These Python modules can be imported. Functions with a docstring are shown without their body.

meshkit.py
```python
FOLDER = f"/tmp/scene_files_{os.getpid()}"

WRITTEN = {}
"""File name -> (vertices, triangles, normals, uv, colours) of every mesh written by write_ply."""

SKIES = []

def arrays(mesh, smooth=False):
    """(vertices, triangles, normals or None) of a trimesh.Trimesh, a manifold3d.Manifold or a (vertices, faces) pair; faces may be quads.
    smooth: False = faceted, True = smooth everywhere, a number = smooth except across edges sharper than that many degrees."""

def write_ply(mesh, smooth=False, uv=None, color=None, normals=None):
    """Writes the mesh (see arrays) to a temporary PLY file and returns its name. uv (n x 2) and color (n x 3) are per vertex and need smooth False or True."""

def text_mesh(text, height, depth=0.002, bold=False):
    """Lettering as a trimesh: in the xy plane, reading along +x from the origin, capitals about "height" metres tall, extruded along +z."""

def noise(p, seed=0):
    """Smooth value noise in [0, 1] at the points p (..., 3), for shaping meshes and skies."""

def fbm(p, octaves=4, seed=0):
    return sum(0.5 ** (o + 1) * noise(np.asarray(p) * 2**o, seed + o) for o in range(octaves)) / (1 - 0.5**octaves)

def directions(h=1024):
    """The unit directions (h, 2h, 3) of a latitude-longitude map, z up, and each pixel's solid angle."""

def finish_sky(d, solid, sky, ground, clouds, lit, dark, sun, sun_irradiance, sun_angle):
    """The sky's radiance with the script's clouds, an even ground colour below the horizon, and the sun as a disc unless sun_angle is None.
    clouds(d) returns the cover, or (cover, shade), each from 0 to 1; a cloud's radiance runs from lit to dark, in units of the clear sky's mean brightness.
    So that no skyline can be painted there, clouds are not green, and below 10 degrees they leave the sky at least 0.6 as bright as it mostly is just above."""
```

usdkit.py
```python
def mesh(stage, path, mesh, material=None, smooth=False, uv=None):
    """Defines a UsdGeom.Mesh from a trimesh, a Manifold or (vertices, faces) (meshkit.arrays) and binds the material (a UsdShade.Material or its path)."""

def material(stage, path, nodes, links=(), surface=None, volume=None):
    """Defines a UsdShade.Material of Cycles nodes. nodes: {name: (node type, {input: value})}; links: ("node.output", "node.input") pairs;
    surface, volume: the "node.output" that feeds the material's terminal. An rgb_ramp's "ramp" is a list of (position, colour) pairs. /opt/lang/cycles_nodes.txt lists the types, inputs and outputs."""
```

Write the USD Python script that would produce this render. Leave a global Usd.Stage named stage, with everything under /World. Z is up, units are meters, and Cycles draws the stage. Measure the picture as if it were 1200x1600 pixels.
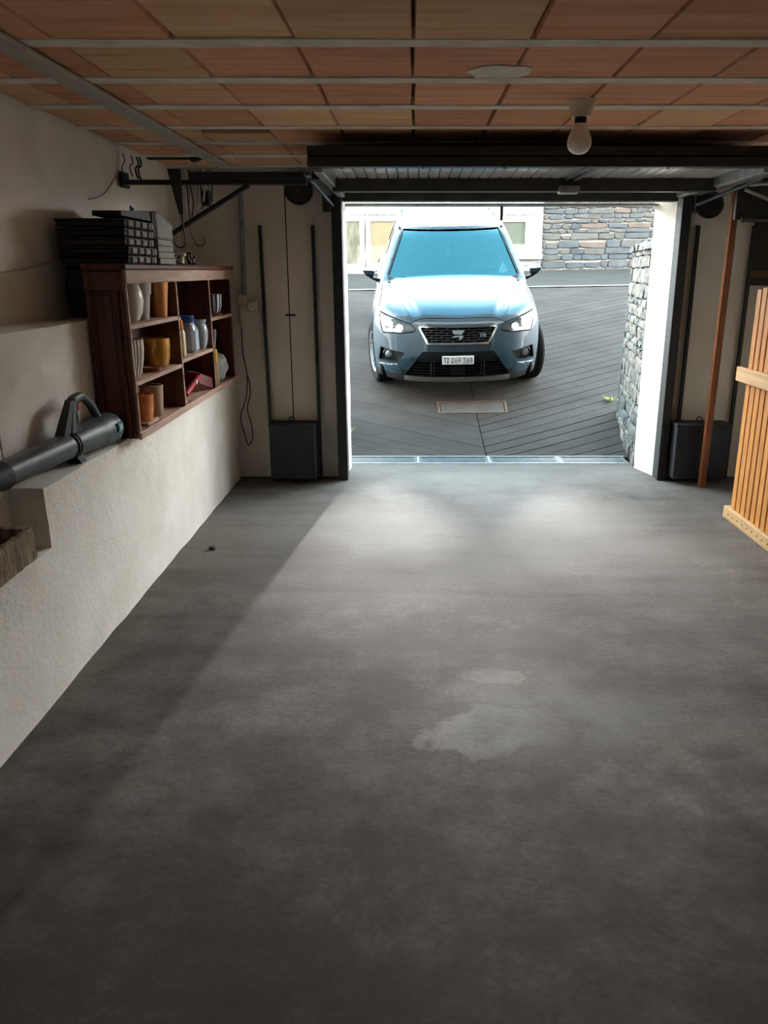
import math, random
import numpy as np, trimesh, shapely, usdkit, meshkit
import manifold3d as m3
from shapely.geometry import Polygon, LineString, box as sbox
from scipy.interpolate import PchipInterpolator
from pxr import Usd, UsdGeom, UsdLux, UsdShade, Gf, Sdf

rng = np.random.default_rng(7)
stage = Usd.Stage.CreateInMemory()
UsdGeom.SetStageUpAxis(stage, 'Z'); UsdGeom.SetStageMetersPerUnit(stage, 1.0)
W = '/World'
UsdGeom.Xform.Define(stage, W); UsdGeom.Scope.Define(stage, W + '/Looks')

# ------------------------------------------------------------------ camera
F_PX, PITCH = 1230.0, math.degrees(math.atan((800 - 423) / 1230.0))
cam = UsdGeom.Camera.Define(stage, W + '/camera')
cam.AddTranslateOp().Set(Gf.Vec3d(0, 0, 1.5)); cam.AddRotateXOp().Set(90 - PITCH)
cam.CreateHorizontalApertureAttr(36.0); cam.CreateVerticalApertureAttr(48.0)
cam.CreateFocalLengthAttr(F_PX / 1200 * 36.0)
cam.CreateHorizontalApertureOffsetAttr(-43 / 1200 * 36.0)
cam.CreateClippingRangeAttr(Gf.Vec2f(0.05, 500))
cam.CreateExposureAttr(2.55)

# ------------------------------------------------------------------ sky: clear open-shade sky, the sun is behind the houses
def lin(*c):
    c = np.asarray(c, float) / 255
    return tuple(np.where(c <= .04045, c / 12.92, ((c + .055) / 1.055) ** 2.4))

SKY = usdkit.material(stage, W + '/Looks/sky', {
    'tc': ('texture_coordinate', {}), 'sx': ('separate_xyz', {}),
    'r': ('rgb_ramp', {'ramp': [(0, (.30, .30, .30)), (.49, (.30, .30, .30)), (.51, (1.25, 1.22, 1.16)), (.70, (1.15, 1.17, 1.17)), (.80, (.56, .68, .75)), (.88, (.20, .37, .47)), (1, (.10, .26, .37))]}),
    'mr': ('map_range', {'from_min': -1.0, 'from_max': 1.0, 'to_min': 0.0, 'to_max': 1.0}),
    'b': ('background_shader', {'strength': 2.6})},
    [('tc.generated', 'sx.vector'), ('sx.z', 'mr.value'), ('mr.result', 'r.fac'), ('r.color', 'b.color')], surface='b.background')
dome = UsdLux.DomeLight.Define(stage, W + '/sky_dome')
UsdShade.MaterialBindingAPI.Apply(dome.GetPrim()).Bind(SKY)

BEAM = 13000.0                            # dipped headlights of the car, built with the car

# ------------------------------------------------------------------ helpers
_names, _inv = {}, {}

def numbered(parent, name):
    k = (parent, name); n = _names.get(k, 0); _names[k] = n + 1
    return name if n == 0 else f'{name}_{n:03d}'

def data(prim, **kw):
    for k, v in kw.items():
        if v: prim.SetCustomDataByKey(k, v)
    return prim

def thing(name, label, cat, loc=(0, 0, 0), group=None, mat4=None, kind=None):
    p = f'{W}/{numbered(W, name)}'
    x = UsdGeom.Xform.Define(stage, p)
    if mat4 is not None:
        x.AddTransformOp().Set(Gf.Matrix4d(np.asarray(mat4).T.tolist())); _inv[p] = np.zeros(3)
    else:
        x.AddTranslateOp().Set(Gf.Vec3d(*map(float, loc))); _inv[p] = np.asarray(loc, float)
    data(x.GetPrim(), label=label, category=cat, group=group, kind=kind)
    return p

def tm(m):
    if isinstance(m, (list,)):
        ms = [tm(x) for x in m]
        return trimesh.util.concatenate(ms)
    if isinstance(m, trimesh.Trimesh): return m
    v, f, _ = meshkit.arrays(m)
    return trimesh.Trimesh(v, f, process=False)

def obj(name, mesh, mat, parent=W, smooth=30, label=None, cat=None, group=None, kind=None):
    """one Mesh; geometry is given in world coordinates (or in the thing's own frame for a thing placed by a matrix)"""
    m = tm(mesh)
    base = parent
    while base not in _inv and base != W: base = base.rsplit('/', 1)[0]
    off = _inv.get(base, np.zeros(3))
    p = f'{parent}/{numbered(parent, name)}'
    if parent == W:                       # a thing that is one mesh: its origin at its base
        b = m.bounds; off = np.array([(b[0, 0] + b[1, 0]) / 2, (b[0, 1] + b[1, 1]) / 2, b[0, 2]])
    mm = trimesh.Trimesh(np.asarray(m.vertices) - off, m.faces, process=False)
    g = usdkit.mesh(stage, p, mm, mat, smooth=smooth)
    if parent == W: UsdGeom.Xformable(g).AddTranslateOp().Set(Gf.Vec3d(*map(float, off)))
    data(g.GetPrim(), label=label, category=cat, group=group, kind=kind)
    return p

def box(x0, x1, y0, y1, z0, z1, b=0.0):
    lo, hi = np.minimum([x0, y0, z0], [x1, y1, z1]), np.maximum([x0, y0, z0], [x1, y1, z1])
    b = min(b, (hi - lo).min() * .45)
    if b <= 0:
        t = trimesh.creation.box(hi - lo); t.apply_translation((lo + hi) / 2); return t
    pts = []
    for sx in (0, 1):
        for sy in (0, 1):
            for sz in (0, 1):
                c = np.where([sx, sy, sz], hi, lo); d = np.where([sx, sy, sz], -b, b)
                for k in range(3):
                    q = c + d; q[k] = c[k]; pts.append(q)
    return trimesh.convex.convex_hull(np.array(pts))

def xf(m, rz=0, ry=0, rx=0, t=(0, 0, 0)):
    m = tm(m).copy()
    m.apply_transform(trimesh.transformations.euler_matrix(math.radians(rx), math.radians(ry), math.radians(rz)))
    m.apply_translation(t); return m

def tube(pts, r, n=8, caps=True):
    p = np.asarray(pts, float); t = np.gradient(p, axis=0); t /= np.linalg.norm(t, axis=1, keepdims=True) + 1e-12
    r = np.broadcast_to(r, (len(p),)).astype(float)
    a = np.cross(t[0], [0, 0, 1.0]) if abs(t[0][2]) < .9 else np.cross(t[0], [1.0, 0, 0])
    A = []
    for k in range(len(p)):
        a = a - t[k] * a.dot(t[k]); a /= np.linalg.norm(a); A.append(a)
    A = np.array(A); B = np.cross(t, A); g = np.arange(n) * 2 * np.pi / n
    v = p[:, None] + r[:, None, None] * (np.cos(g)[None, :, None] * A[:, None] + np.sin(g)[None, :, None] * B[:, None])
    i, j = np.meshgrid(np.arange(len(p) - 1), np.arange(n), indexing='ij')
    q = np.stack([i * n + j, i * n + (j + 1) % n, (i + 1) * n + (j + 1) % n, (i + 1) * n + j], -1).reshape(-1, 4)
    f = np.vstack([q[:, [0, 1, 2]], q[:, [0, 2, 3]]]); v = v.reshape(-1, 3)
    if caps:
        v = np.vstack([v, p[0], p[-1]]); s, e = len(v) - 2, len(v) - 1; m = (len(p) - 1) * n
        f = np.vstack([f, [[s, (k + 1) % n, k] for k in range(n)], [[e, m + k, m + (k + 1) % n] for k in range(n)]])
    return trimesh.Trimesh(v, f, process=False)

def spline(pts, n=24):
    p = np.asarray(pts, float); d = np.r_[0, np.cumsum(np.linalg.norm(np.diff(p, axis=0), axis=1))]
    return PchipInterpolator(d, p)(np.linspace(0, d[-1], n))

def lathe(prof, n=40, c=(0, 0, 0), axis='z'):
    prof = np.asarray(prof, float); m = trimesh.creation.revolve(prof, sections=n)
    if axis == 'x': m.apply_transform(trimesh.transformations.rotation_matrix(math.pi / 2, [0, 1, 0]))
    if axis == 'y': m.apply_transform(trimesh.transformations.rotation_matrix(-math.pi / 2, [1, 0, 0]))
    m.apply_translation(c); return m

def mani(t):
    t = tm(t); t = trimesh.Trimesh(t.vertices, t.faces, process=True)
    return m3.Manifold(m3.Mesh(np.asarray(t.vertices, np.float32), np.asarray(t.faces, np.uint32)))

def cs(poly):
    rings = []
    for g in getattr(poly, 'geoms', [poly]):
        if g.geom_type == 'Polygon' and g.area > 1e-9:
            g = shapely.geometry.polygon.orient(g)
            rings += [np.array(g.exterior.coords)[:-1]] + [np.array(i.coords)[:-1] for i in g.interiors]
    return m3.CrossSection(rings, m3.FillRule.Positive)

def prism(poly, h0, h1, ax='z'):
    """polygon extruded from h0 to h1; ax='z': (x,y)->z, 'y': (x,z)->y, 'x': (y,z)->x. Returns a Manifold"""
    m = m3.CrossSection.extrude(cs(poly), abs(h1 - h0)).translate([0, 0, min(h0, h1)])
    if ax == 'y': m = m.rotate([90, 0, 0]).mirror([0, 1, 0])
    if ax == 'x': m = m.transform(np.array([[0, 0, 1, 0], [1, 0, 0, 0], [0, 1, 0, 0]], float))
    return m

def refine(m, L): return m.refine_to_length(L)

def rough(m, amp, freq, seed=0, mask=None):
    m = tm(m); m = trimesh.Trimesh(m.vertices, m.faces, process=True); v = np.array(m.vertices)
    d = np.stack([meshkit.fbm(v * freq + 17.3 * k, 3, seed + k) - .5 for k in range(3)], 1) * 2 * amp
    if mask is not None: d *= mask(v)[:, None]
    m.vertices = v + d; return m

# ------------------------------------------------------------------ materials
def mat(name, c1, c2=None, c3=None, scale=6.0, rough_=.6, metal=0., bump=0., bscale=60., stretch=(1, 1, 1), spec=.5, coat=0., lo=.35, hi=.65, detail=5., vary=0., emit=0., bdist=.01, rough2=None, ocoord=False):
    n = {'p': ('principled_bsdf', {'roughness': rough_, 'metallic': metal, 'specular_ior_level': spec, 'coat_weight': coat})}
    l = []
    src = 'g.object' if ocoord else 'g.position'
    n['g'] = ('texture_coordinate' if ocoord else 'geometry', {})
    n['m'] = ('mapping', {'scale': stretch}); l.append((src, 'm.vector'))
    out = None
    if c2 is not None:
        n['n'] = ('noise_texture', {'scale': scale, 'detail': detail, 'roughness': .6}); l.append(('m.vector', 'n.vector'))
        st = [(lo, c1), (hi, c2)] if c3 is None else [(lo, c1), ((lo + hi) / 2, c2), (hi, c3)]
        n['r'] = ('rgb_ramp', {'ramp': st}); l.append(('n.fac', 'r.fac')); out = 'r.color'
        if rough2 is not None:
            n['rr'] = ('map_range', {'from_min': lo, 'from_max': hi, 'to_min': rough_, 'to_max': rough2, 'clamp': True}); l += [('n.fac', 'rr.value'), ('rr.result', 'p.roughness')]
    if vary:
        n['oi'] = ('object_info', {}); n['vm'] = ('map_range', {'to_min': 1 - vary, 'to_max': 1 + vary}); l.append(('oi.random', 'vm.value'))
        n['h'] = ('hsv', {'color': c1}); l.append(('vm.result', 'h.value'))
        if out: l.append((out, 'h.color'))
        out = 'h.color'
    if out: l.append((out, 'p.base_color'))
    else: n['p'][1]['base_color'] = c1
    if emit: n['p'][1]['emission_color'] = c1; n['p'][1]['emission_strength'] = emit
    if bump:
        n['bn'] = ('noise_texture', {'scale': bscale, 'detail': 5., 'roughness': .6}); n['b'] = ('bump', {'strength': bump, 'distance': bdist})
        l += [('m.vector', 'bn.vector'), ('bn.fac', 'b.height'), ('b.normal', 'p.normal')]
    return usdkit.material(stage, f'{W}/Looks/{name}', n, l, surface='p.BSDF')

PLASTER = mat('white_plaster', lin(226, 222, 212), lin(240, 237, 230), scale=3, rough_=.9, bump=.5, bscale=35, bdist=.012, spec=.2)
SMOOTH_PLASTER = mat('smooth_plaster', lin(216, 209, 196), lin(230, 224, 213), scale=2, rough_=.85, bump=.2, bscale=25, spec=.2)
OUT_PLASTER = mat('outdoor_plaster', lin(170, 174, 174), lin(196, 199, 197), scale=9, rough_=.9, bump=.4, bscale=40, spec=.2)
CLAY = mat('clay_tile', lin(206, 146, 112), lin(219, 162, 127), lin(230, 180, 146), scale=1.8, stretch=(1, 11, 11), rough_=.85, bump=.35, bscale=4, bdist=.004, spec=.2, vary=.13, lo=.3, hi=.72)
CLAY_B = mat('clay_tile_pale', lin(210, 162, 122), lin(224, 180, 140), lin(234, 200, 164), scale=2.0, stretch=(1, 14, 14), rough_=.85, bump=.35, bscale=4, bdist=.004, spec=.2, vary=.12, lo=.3, hi=.72)
MORTAR = mat('rib_mortar', lin(214, 206, 192), lin(238, 232, 220), scale=9, rough_=.9, bump=.5, bscale=50, spec=.2)
SLAB = mat('dark_slab', lin(40, 34, 30), lin(62, 54, 48), scale=4, rough_=.95)
STEEL_BLACK = mat('black_steel', lin(22, 24, 27), lin(36, 37, 39), scale=12, rough_=.5, spec=.5)
STEEL_DARK = mat('dark_grey_steel', lin(48, 48, 48), lin(66, 64, 60), scale=8, rough_=.5, metal=.3)
STEEL_GREY = mat('grey_steel', lin(150, 152, 150), lin(178, 180, 176), scale=10, rough_=.45, metal=.6)
SLATE = mat('slate_weight', lin(34, 36, 42), lin(46, 48, 54), scale=10, rough_=.7, bump=.2)
GALV = mat('galvanised', lin(128, 136, 138), lin(160, 168, 168), scale=14, rough_=.5, metal=.5)
CABLE = mat('black_cable', lin(20, 19, 18), rough_=.5)
WOOD_DARK = mat('stained_wood', lin(52, 24, 14), lin(86, 40, 22), lin(104, 52, 28), scale=3, stretch=(9, 9, 1), rough_=.4, spec=.4, coat=.15)
WOOD_SHELF = mat('lit_shelf_wood', lin(158, 124, 104), lin(182, 150, 128), scale=4, stretch=(9, 1, 9), rough_=.6)  # pale tone paints in the light caught by the front edges
WOOD_BACK = mat('cabinet_back_wood', lin(44, 18, 14), lin(60, 26, 20), scale=3, stretch=(9, 1, 9), rough_=.6)
WOOD_POLE = mat('brown_lath', lin(112, 58, 22), lin(150, 84, 38), scale=4, stretch=(12, 12, 1), rough_=.55)
PINE = mat('pine', lin(170, 104, 38), lin(200, 138, 62), lin(180, 114, 46), scale=2.5, stretch=(14, 14, 1), rough_=.5, vary=.12)
PINE_PALE = mat('pale_pine', lin(190, 150, 98), lin(212, 176, 126), scale=2.5, stretch=(14, 1, 14), rough_=.6)
WHITE_PLASTIC = mat('white_plastic', lin(225, 221, 210), rough_=.35)
PORCELAIN = mat('lamp_porcelain', lin(222, 208, 186), rough_=.4)

def floor_material():
    n, l = {}, []
    n['g'] = ('geometry', {})
    n['p'] = ('principled_bsdf', {'roughness': .8, 'specular_ior_level': .22})
    n['n1'] = ('noise_texture', {'scale': .55, 'detail': 6., 'roughness': .55}); n['n2'] = ('noise_texture', {'scale': 3.2, 'detail': 7., 'roughness': .65}); n['n3'] = ('noise_texture', {'scale': 45., 'detail': 4., 'roughness': .6})
    n['st'] = ('mapping', {'scale': (.5, 3.0, 1)}); n['n4'] = ('noise_texture', {'scale': 2.2, 'detail': 6., 'roughness': .6})
    l += [('g.position', 'n1.vector'), ('g.position', 'n2.vector'), ('g.position', 'n3.vector'), ('g.position', 'st.vector'), ('st.vector', 'n4.vector')]
    n['r1'] = ('rgb_ramp', {'ramp': [(.32, lin(77, 70, 63)), (.5, lin(97, 91, 85)), (.68, lin(118, 114, 109))]}); l.append(('n1.fac', 'r1.fac'))
    n['r2'] = ('rgb_ramp', {'ramp': [(.3, (.55, .52, .5)), (.5, (.9, .9, .9)), (.72, (1.2, 1.2, 1.2))]}); l.append(('n2.fac', 'r2.fac'))
    n['r4'] = ('rgb_ramp', {'ramp': [(.3, (.72, .70, .68)), (.5, (1, 1, 1)), (.7, (1.12, 1.12, 1.12))]}); l.append(('n4.fac', 'r4.fac'))
    n['r3'] = ('rgb_ramp', {'ramp': [(.36, (.82, .82, .82)), (.6, (1.06, 1.06, 1.06))]}); l.append(('n3.fac', 'r3.fac'))
    for i, (a, b) in enumerate((('r1', 'r2'), ('x0', 'r4'), ('x1', 'r3'))):
        n[f'x{i}'] = ('mix_color', {'blend_type': 'multiply', 'fac': 1.0}); l += [(f'{a}.color' if i == 0 else f'{a}.result', f'x{i}.a'), (f'{b}.color', f'x{i}.b')]
    last = 'x2.result'
    # repaired patches, brown dirt darkened in front, concrete paler by the door: (x, y, rx, ry, colour, strength)
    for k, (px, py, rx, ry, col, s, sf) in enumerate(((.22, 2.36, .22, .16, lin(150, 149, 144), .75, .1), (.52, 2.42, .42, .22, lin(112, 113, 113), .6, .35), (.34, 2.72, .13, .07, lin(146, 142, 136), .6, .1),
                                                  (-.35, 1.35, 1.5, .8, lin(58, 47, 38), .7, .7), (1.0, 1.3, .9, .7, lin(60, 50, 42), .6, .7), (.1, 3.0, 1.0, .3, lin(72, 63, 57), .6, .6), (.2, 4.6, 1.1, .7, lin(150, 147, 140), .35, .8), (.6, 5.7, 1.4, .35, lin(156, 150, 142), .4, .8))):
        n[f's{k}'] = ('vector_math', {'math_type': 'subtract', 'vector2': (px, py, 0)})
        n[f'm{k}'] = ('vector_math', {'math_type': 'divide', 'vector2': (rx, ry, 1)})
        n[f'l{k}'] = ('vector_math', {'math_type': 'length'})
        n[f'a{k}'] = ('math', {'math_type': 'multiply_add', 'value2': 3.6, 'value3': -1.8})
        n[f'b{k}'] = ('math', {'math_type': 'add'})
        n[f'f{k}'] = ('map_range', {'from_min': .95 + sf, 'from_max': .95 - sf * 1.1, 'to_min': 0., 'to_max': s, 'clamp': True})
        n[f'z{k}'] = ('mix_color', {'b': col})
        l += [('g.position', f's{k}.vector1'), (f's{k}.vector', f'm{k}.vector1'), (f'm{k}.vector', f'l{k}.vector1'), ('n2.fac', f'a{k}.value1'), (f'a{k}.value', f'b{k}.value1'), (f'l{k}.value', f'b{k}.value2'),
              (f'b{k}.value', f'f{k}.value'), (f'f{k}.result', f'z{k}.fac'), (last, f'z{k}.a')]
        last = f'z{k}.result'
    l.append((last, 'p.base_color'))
    n['rr'] = ('map_range', {'from_min': .3, 'from_max': .7, 'to_min': .9, 'to_max': .72, 'clamp': True}); l += [('n1.fac', 'rr.value'), ('rr.result', 'p.roughness')]
    n['bu1'] = ('bump', {'strength': .16, 'distance': .01}); n['bu2'] = ('bump', {'strength': .22, 'distance': .005})
    l += [('n2.fac', 'bu1.height'), ('n3.fac', 'bu2.height'), ('bu1.normal', 'bu2.normal'), ('bu2.normal', 'p.normal')]
    return usdkit.material(stage, f'{W}/Looks/floor_concrete', n, l, surface='p.BSDF')
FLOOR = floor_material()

# ================================================================== THE ROOM
CZ, YW, XR = 2.16, 5.82, 2.62            # ceiling height, door wall, right wall
fl = refine(prism(Polygon([(-1.6, -1.6), (XR + .05, -1.6), (XR + .05, 5.9), (1.85, 5.9), (1.79, 6.24), (-.56, 6.24), (-.56, 5.9), (-1.6, 5.9)]), -.2, 0), .25)
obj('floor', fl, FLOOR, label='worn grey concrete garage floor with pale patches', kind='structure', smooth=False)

def wall_mask(v): return np.clip(v[:, 2] / .03, .3, 1)
left = Polygon([(-1.9, -.1), (-1.295, -.1), (-1.30, .763), (-1.42, .763), (-1.42, 1.29), (-1.615, 1.29), (-1.615, 2.3), (-1.9, 2.3)])
near = Polygon([(-1.9, -.1), (-1.295, -.1), (-1.29874, .546), (-1.43, .546), (-1.42, 1.29), (-1.615, 1.29), (-1.615, 2.3), (-1.9, 2.3)])
wl = rough(refine(prism(left, 2.68, 5.86, 'y') + prism(near, -1.6, 2.68, 'y'), .075), .006, 7, 1)
obj('wall_left', wl, PLASTER, label='whitewashed rough plaster wall stepped into two ledges', kind='structure')
# door wall: two piers, with splayed jambs, and the lintel; above it outside stands the added facade that blocks the sky
pl = Polygon([(-1.9, YW), (-.55, YW), (-.50, YW + .01), (-.475, 6.10), (-1.9, 6.10)])
pr = Polygon([(XR + .3, YW), (1.90, YW), (1.845, YW + .01), (1.765, 6.10), (XR + .3, 6.10)])
wf = [rough(refine(prism(p, -.1, 2.35), .08), .003, 6, 3) for p in (pl, pr)] + [box(-.6, 1.95, YW + .05, 6.10, 2.0, 2.35)]
obj('wall_front', wf, SMOOTH_PLASTER, label='pale plaster wall on both sides of the garage doorway', kind='structure')
obj('wall_right', rough(refine(prism(sbox(XR, -1.6, XR + .3, YW), -.1, 2.3), .12), .004, 6, 5), PLASTER, label='plain plaster wall on the right side', kind='structure')
obj('wall_back', box(-1.9, XR + .3, -1.9, -1.6, -.1, 2.3), PLASTER, label='plaster wall behind the viewer', kind='structure')
FACADE = mat('facade_render', lin(74, 72, 68), lin(88, 85, 80), scale=4, rough_=.9)
obj('wall_outer', [box(-8, 9, 5.86, 6.10, 2.35, 7.6), box(-6, -1.9, 5.86, 6.1, -.2, 2.4), box(XR + .3, 7, 5.86, 6.1, -.2, 2.4)], FACADE, label='outer face of the garage building, unseen, added to shade the driveway', kind='structure')  # unseen tall face, added to keep sky light off driveway and bumper

# ceiling: slab above, mortar ribs across, hollow clay tiles between
ce = thing('ceiling', 'ceiling of reddish clay tiles between pale mortar ribs', None, (0, 2.5, CZ), kind='structure')
obj('slab', box(-1.9, XR + .3, -1.9, 6.0, CZ + .03, CZ + .3), SLAB, ce)
ribs = [2.20 + .489 * k for k in range(-3, 8)]
for y in ribs:
    L = np.linspace(-1.6, XR, 60)
    w0 = .042 + .012 * (meshkit.noise(np.stack([L * 5, L * 0 + y * 9, L * 0], 1)) - .5); w1 = .042 + .012 * (meshkit.noise(np.stack([L * 5, L * 0 + y * 9, L * 0 + 7], 1)) - .5)
    obj('rib', rough(prism(Polygon(list(zip(L, y - w0)) + list(zip(L[::-1], y + w1[::-1]))), CZ - .004, CZ + .04), .002, 20, 2), MORTAR, ce)
TX = .356
for k in range(len(ribs) - 1):
    y0, y1 = ribs[k] + .034, ribs[k + 1] - .034
    dx = rng.uniform(-.012, .012)
    for i in range(-5, 8):
        x0, x1 = max(-1.6, i * TX + dx), min(XR, (i + 1) * TX + dx)
        if x1 - x0 < .05: continue
        g = rng.uniform(.0015, .004) if i < -1 else rng.uniform(.003, .006)
        dz = rng.uniform(-.002, .003)
        # a broken tile leaves a dark hole in the row near the door
        if k == 7 and i == -3: y0b = y0 + .16
        else: y0b = y0
        sk = rng.uniform(-.004, .004)
        poly = Polygon([(x0 + g + sk, y0b), (x1 - g + sk, y0b), (x1 - g - sk, y1), (x0 + g - sk, y1)])
        top = prism(poly, CZ + .012 + dz, CZ + .05); bot = prism(poly.buffer(-.004, join_style=2), CZ + dz, CZ + .02)
        t = trimesh.convex.convex_hull(np.vstack([tm(top).vertices, tm(bot).vertices]))
        obj('tile', t, CLAY_B if rng.random() < .22 or (i < -2 and rng.random() < .4) else CLAY, ce)
# smear of mortar on one tile
a = np.linspace(0, 2 * np.pi, 40, endpoint=False); rr = .8 + .4 * meshkit.noise(np.stack([np.cos(a) * 2, np.sin(a) * 2, a * 0], 1), 4)
obj('mortar_smear', rough(prism(Polygon(np.stack([.30 + .115 * rr * np.cos(a), 3.05 + .10 * rr * np.sin(a)], 1)), CZ - .003, CZ + .02), .001, 30), MORTAR, ce)

# flat grey strip fixed along the ceiling, a short bracket beside it
obj('metal_strip', box(-1.255, -1.165, -1.0, 5.55, CZ - .024, CZ - .007, .004), mat('painted_strip', lin(166, 162, 150), lin(184, 180, 168), scale=7, rough_=.6), label='flat grey metal strip running along the clay ceiling', cat='metal strip')
br = thing('ceiling_bracket', 'short dark flat bracket under the ceiling by the left wall', 'bracket', (-1.44, 5.19, CZ - .02))
obj('bar', box(-1.60, -1.30, 5.17, 5.21, CZ - .016, CZ - .004, .003), STEEL_DARK, br)
obj('end_clip', trimesh.convex.convex_hull([[-1.33, 5.15, CZ - .004], [-1.33, 5.23, CZ - .004], [-1.33, 5.15, CZ - .03], [-1.33, 5.23, CZ - .03], [-1.25, 5.19, CZ - .004], [-1.25, 5.19, CZ - .012]]), STEEL_BLACK, br)

# ceiling lamp
la = thing('ceiling_lamp', 'bare unlit bulb in a porcelain holder under the tiled ceiling', 'lamp', (.69, 3.54, CZ - .2))
obj('lamp_base', lathe([(0, CZ - .062), (.040, CZ - .062), (.043, CZ - .05), (.056, CZ - .008), (.059, CZ - .002), (.058, CZ + .003), (0, CZ + .003)], 40, (.69, 3.54, 0)), PORCELAIN, la)
obj('socket', lathe([(0, CZ - .092), (.021, CZ - .092), (.024, CZ - .085), (.024, CZ - .058), (0, CZ - .058)], 28, (.69, 3.54, 0)), CABLE, la)
BULB = usdkit.material(stage, W + '/Looks/opal_bulb', {'p': ('principled_bsdf', {'base_color': lin(238, 232, 222), 'roughness': .25})}, surface='p.BSDF')
tt = np.linspace(0, 1, 26); prof = [(0.0, -.2)]
bz = CZ - .085 - .118 * tt; brd = .024 + (.050 - .024) * np.sin(np.clip(tt / .62, 0, 1) * np.pi / 2) ** 1.4
brd = np.where(tt > .62, .050 * np.sqrt(np.clip(1 - ((tt - .62) / .38) ** 2, 0, 1)), brd)
obj('bulb', lathe([(r, z) for r, z in zip(np.r_[brd[::-1], 0], np.r_[bz[::-1], bz[0]])], 36, (.69, 3.54, 0)), BULB, la)

# ================================================================== GARAGE DOOR (tilted up) and its gear
SHEET = usdkit.material(stage, W + '/Looks/door_sheet', {
    'g': ('geometry', {}), 'm': ('mapping', {'scale': (22, .7, 1)}), 'n': ('noise_texture', {'scale': 1.0, 'detail': 4.}), 'n2': ('noise_texture', {'scale': 1.6, 'detail': 3.}),
    'r': ('rgb_ramp', {'ramp': [(.35, lin(198, 196, 190)), (.65, lin(226, 226, 222))]}), 'b': ('bump', {'strength': .12, 'distance': .01}),
    'p': ('principled_bsdf', {'metallic': .35, 'roughness': .26})},
    [('g.position', 'm.vector'), ('m.vector', 'n.vector'), ('g.position', 'n2.vector'), ('n.fac', 'r.fac'), ('r.color', 'p.base_color'), ('n.fac', 'b.height'), ('b.normal', 'p.normal')], surface='p.BSDF')
dr = thing('garage_door', 'tilted-up garage door with silver underside and dark steel frame', 'garage door', (.67, 5.2, 1.95))
DX0, DX1 = -.50, 1.84
N = int((DX1 - DX0) / .06)
for k in range(N):                         # ribbed sheet: one raised plank per rib
    x0 = DX0 + (DX1 - DX0) * k / N; x1 = DX0 + (DX1 - DX0) * (k + 1) / N
    zb = 2.035 + rng.uniform(-.0015, .0015)
    obj('sheet_rib', trimesh.convex.convex_hull([[x0 + .001, 4.34, zb + .012], [x1 - .001, 4.34, zb + .012], [x0 + .006, 4.34, zb], [x1 - .006, 4.34, zb], [x0 + .001, 6.10, zb - .018], [x1 - .001, 6.10, zb - .018], [x0 + .006, 6.10, zb - .03], [x1 - .006, 6.10, zb - .03]]), SHEET, dr)
obj('outer_skin', box(DX0, DX1, 4.32, 6.12, 2.05, 2.07), STEEL_DARK, dr)
obj('end_beam', [box(DX0 - .02, DX1 + .02, 4.25, 4.33, 1.995, 2.042, .004), box(DX0 - .02, DX1 + .02, 4.26, 4.36, 2.045, 2.092, .004)], STEEL_BLACK, dr)
obj('cross_member', box(DX0 + .03, DX1 - .03, 5.03, 5.10, 1.950, 2.03, .005), STEEL_DARK, dr)
obj('cross_member', box(DX0 + .03, DX1 - .03, 5.72, 5.80, 1.950, 2.03, .005), STEEL_DARK, dr)
obj('edge_strip', box(DX0 + .02, DX1 - .06, 6.06, 6.14, 1.945, 1.965, .003), STEEL_GREY, dr)
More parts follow.
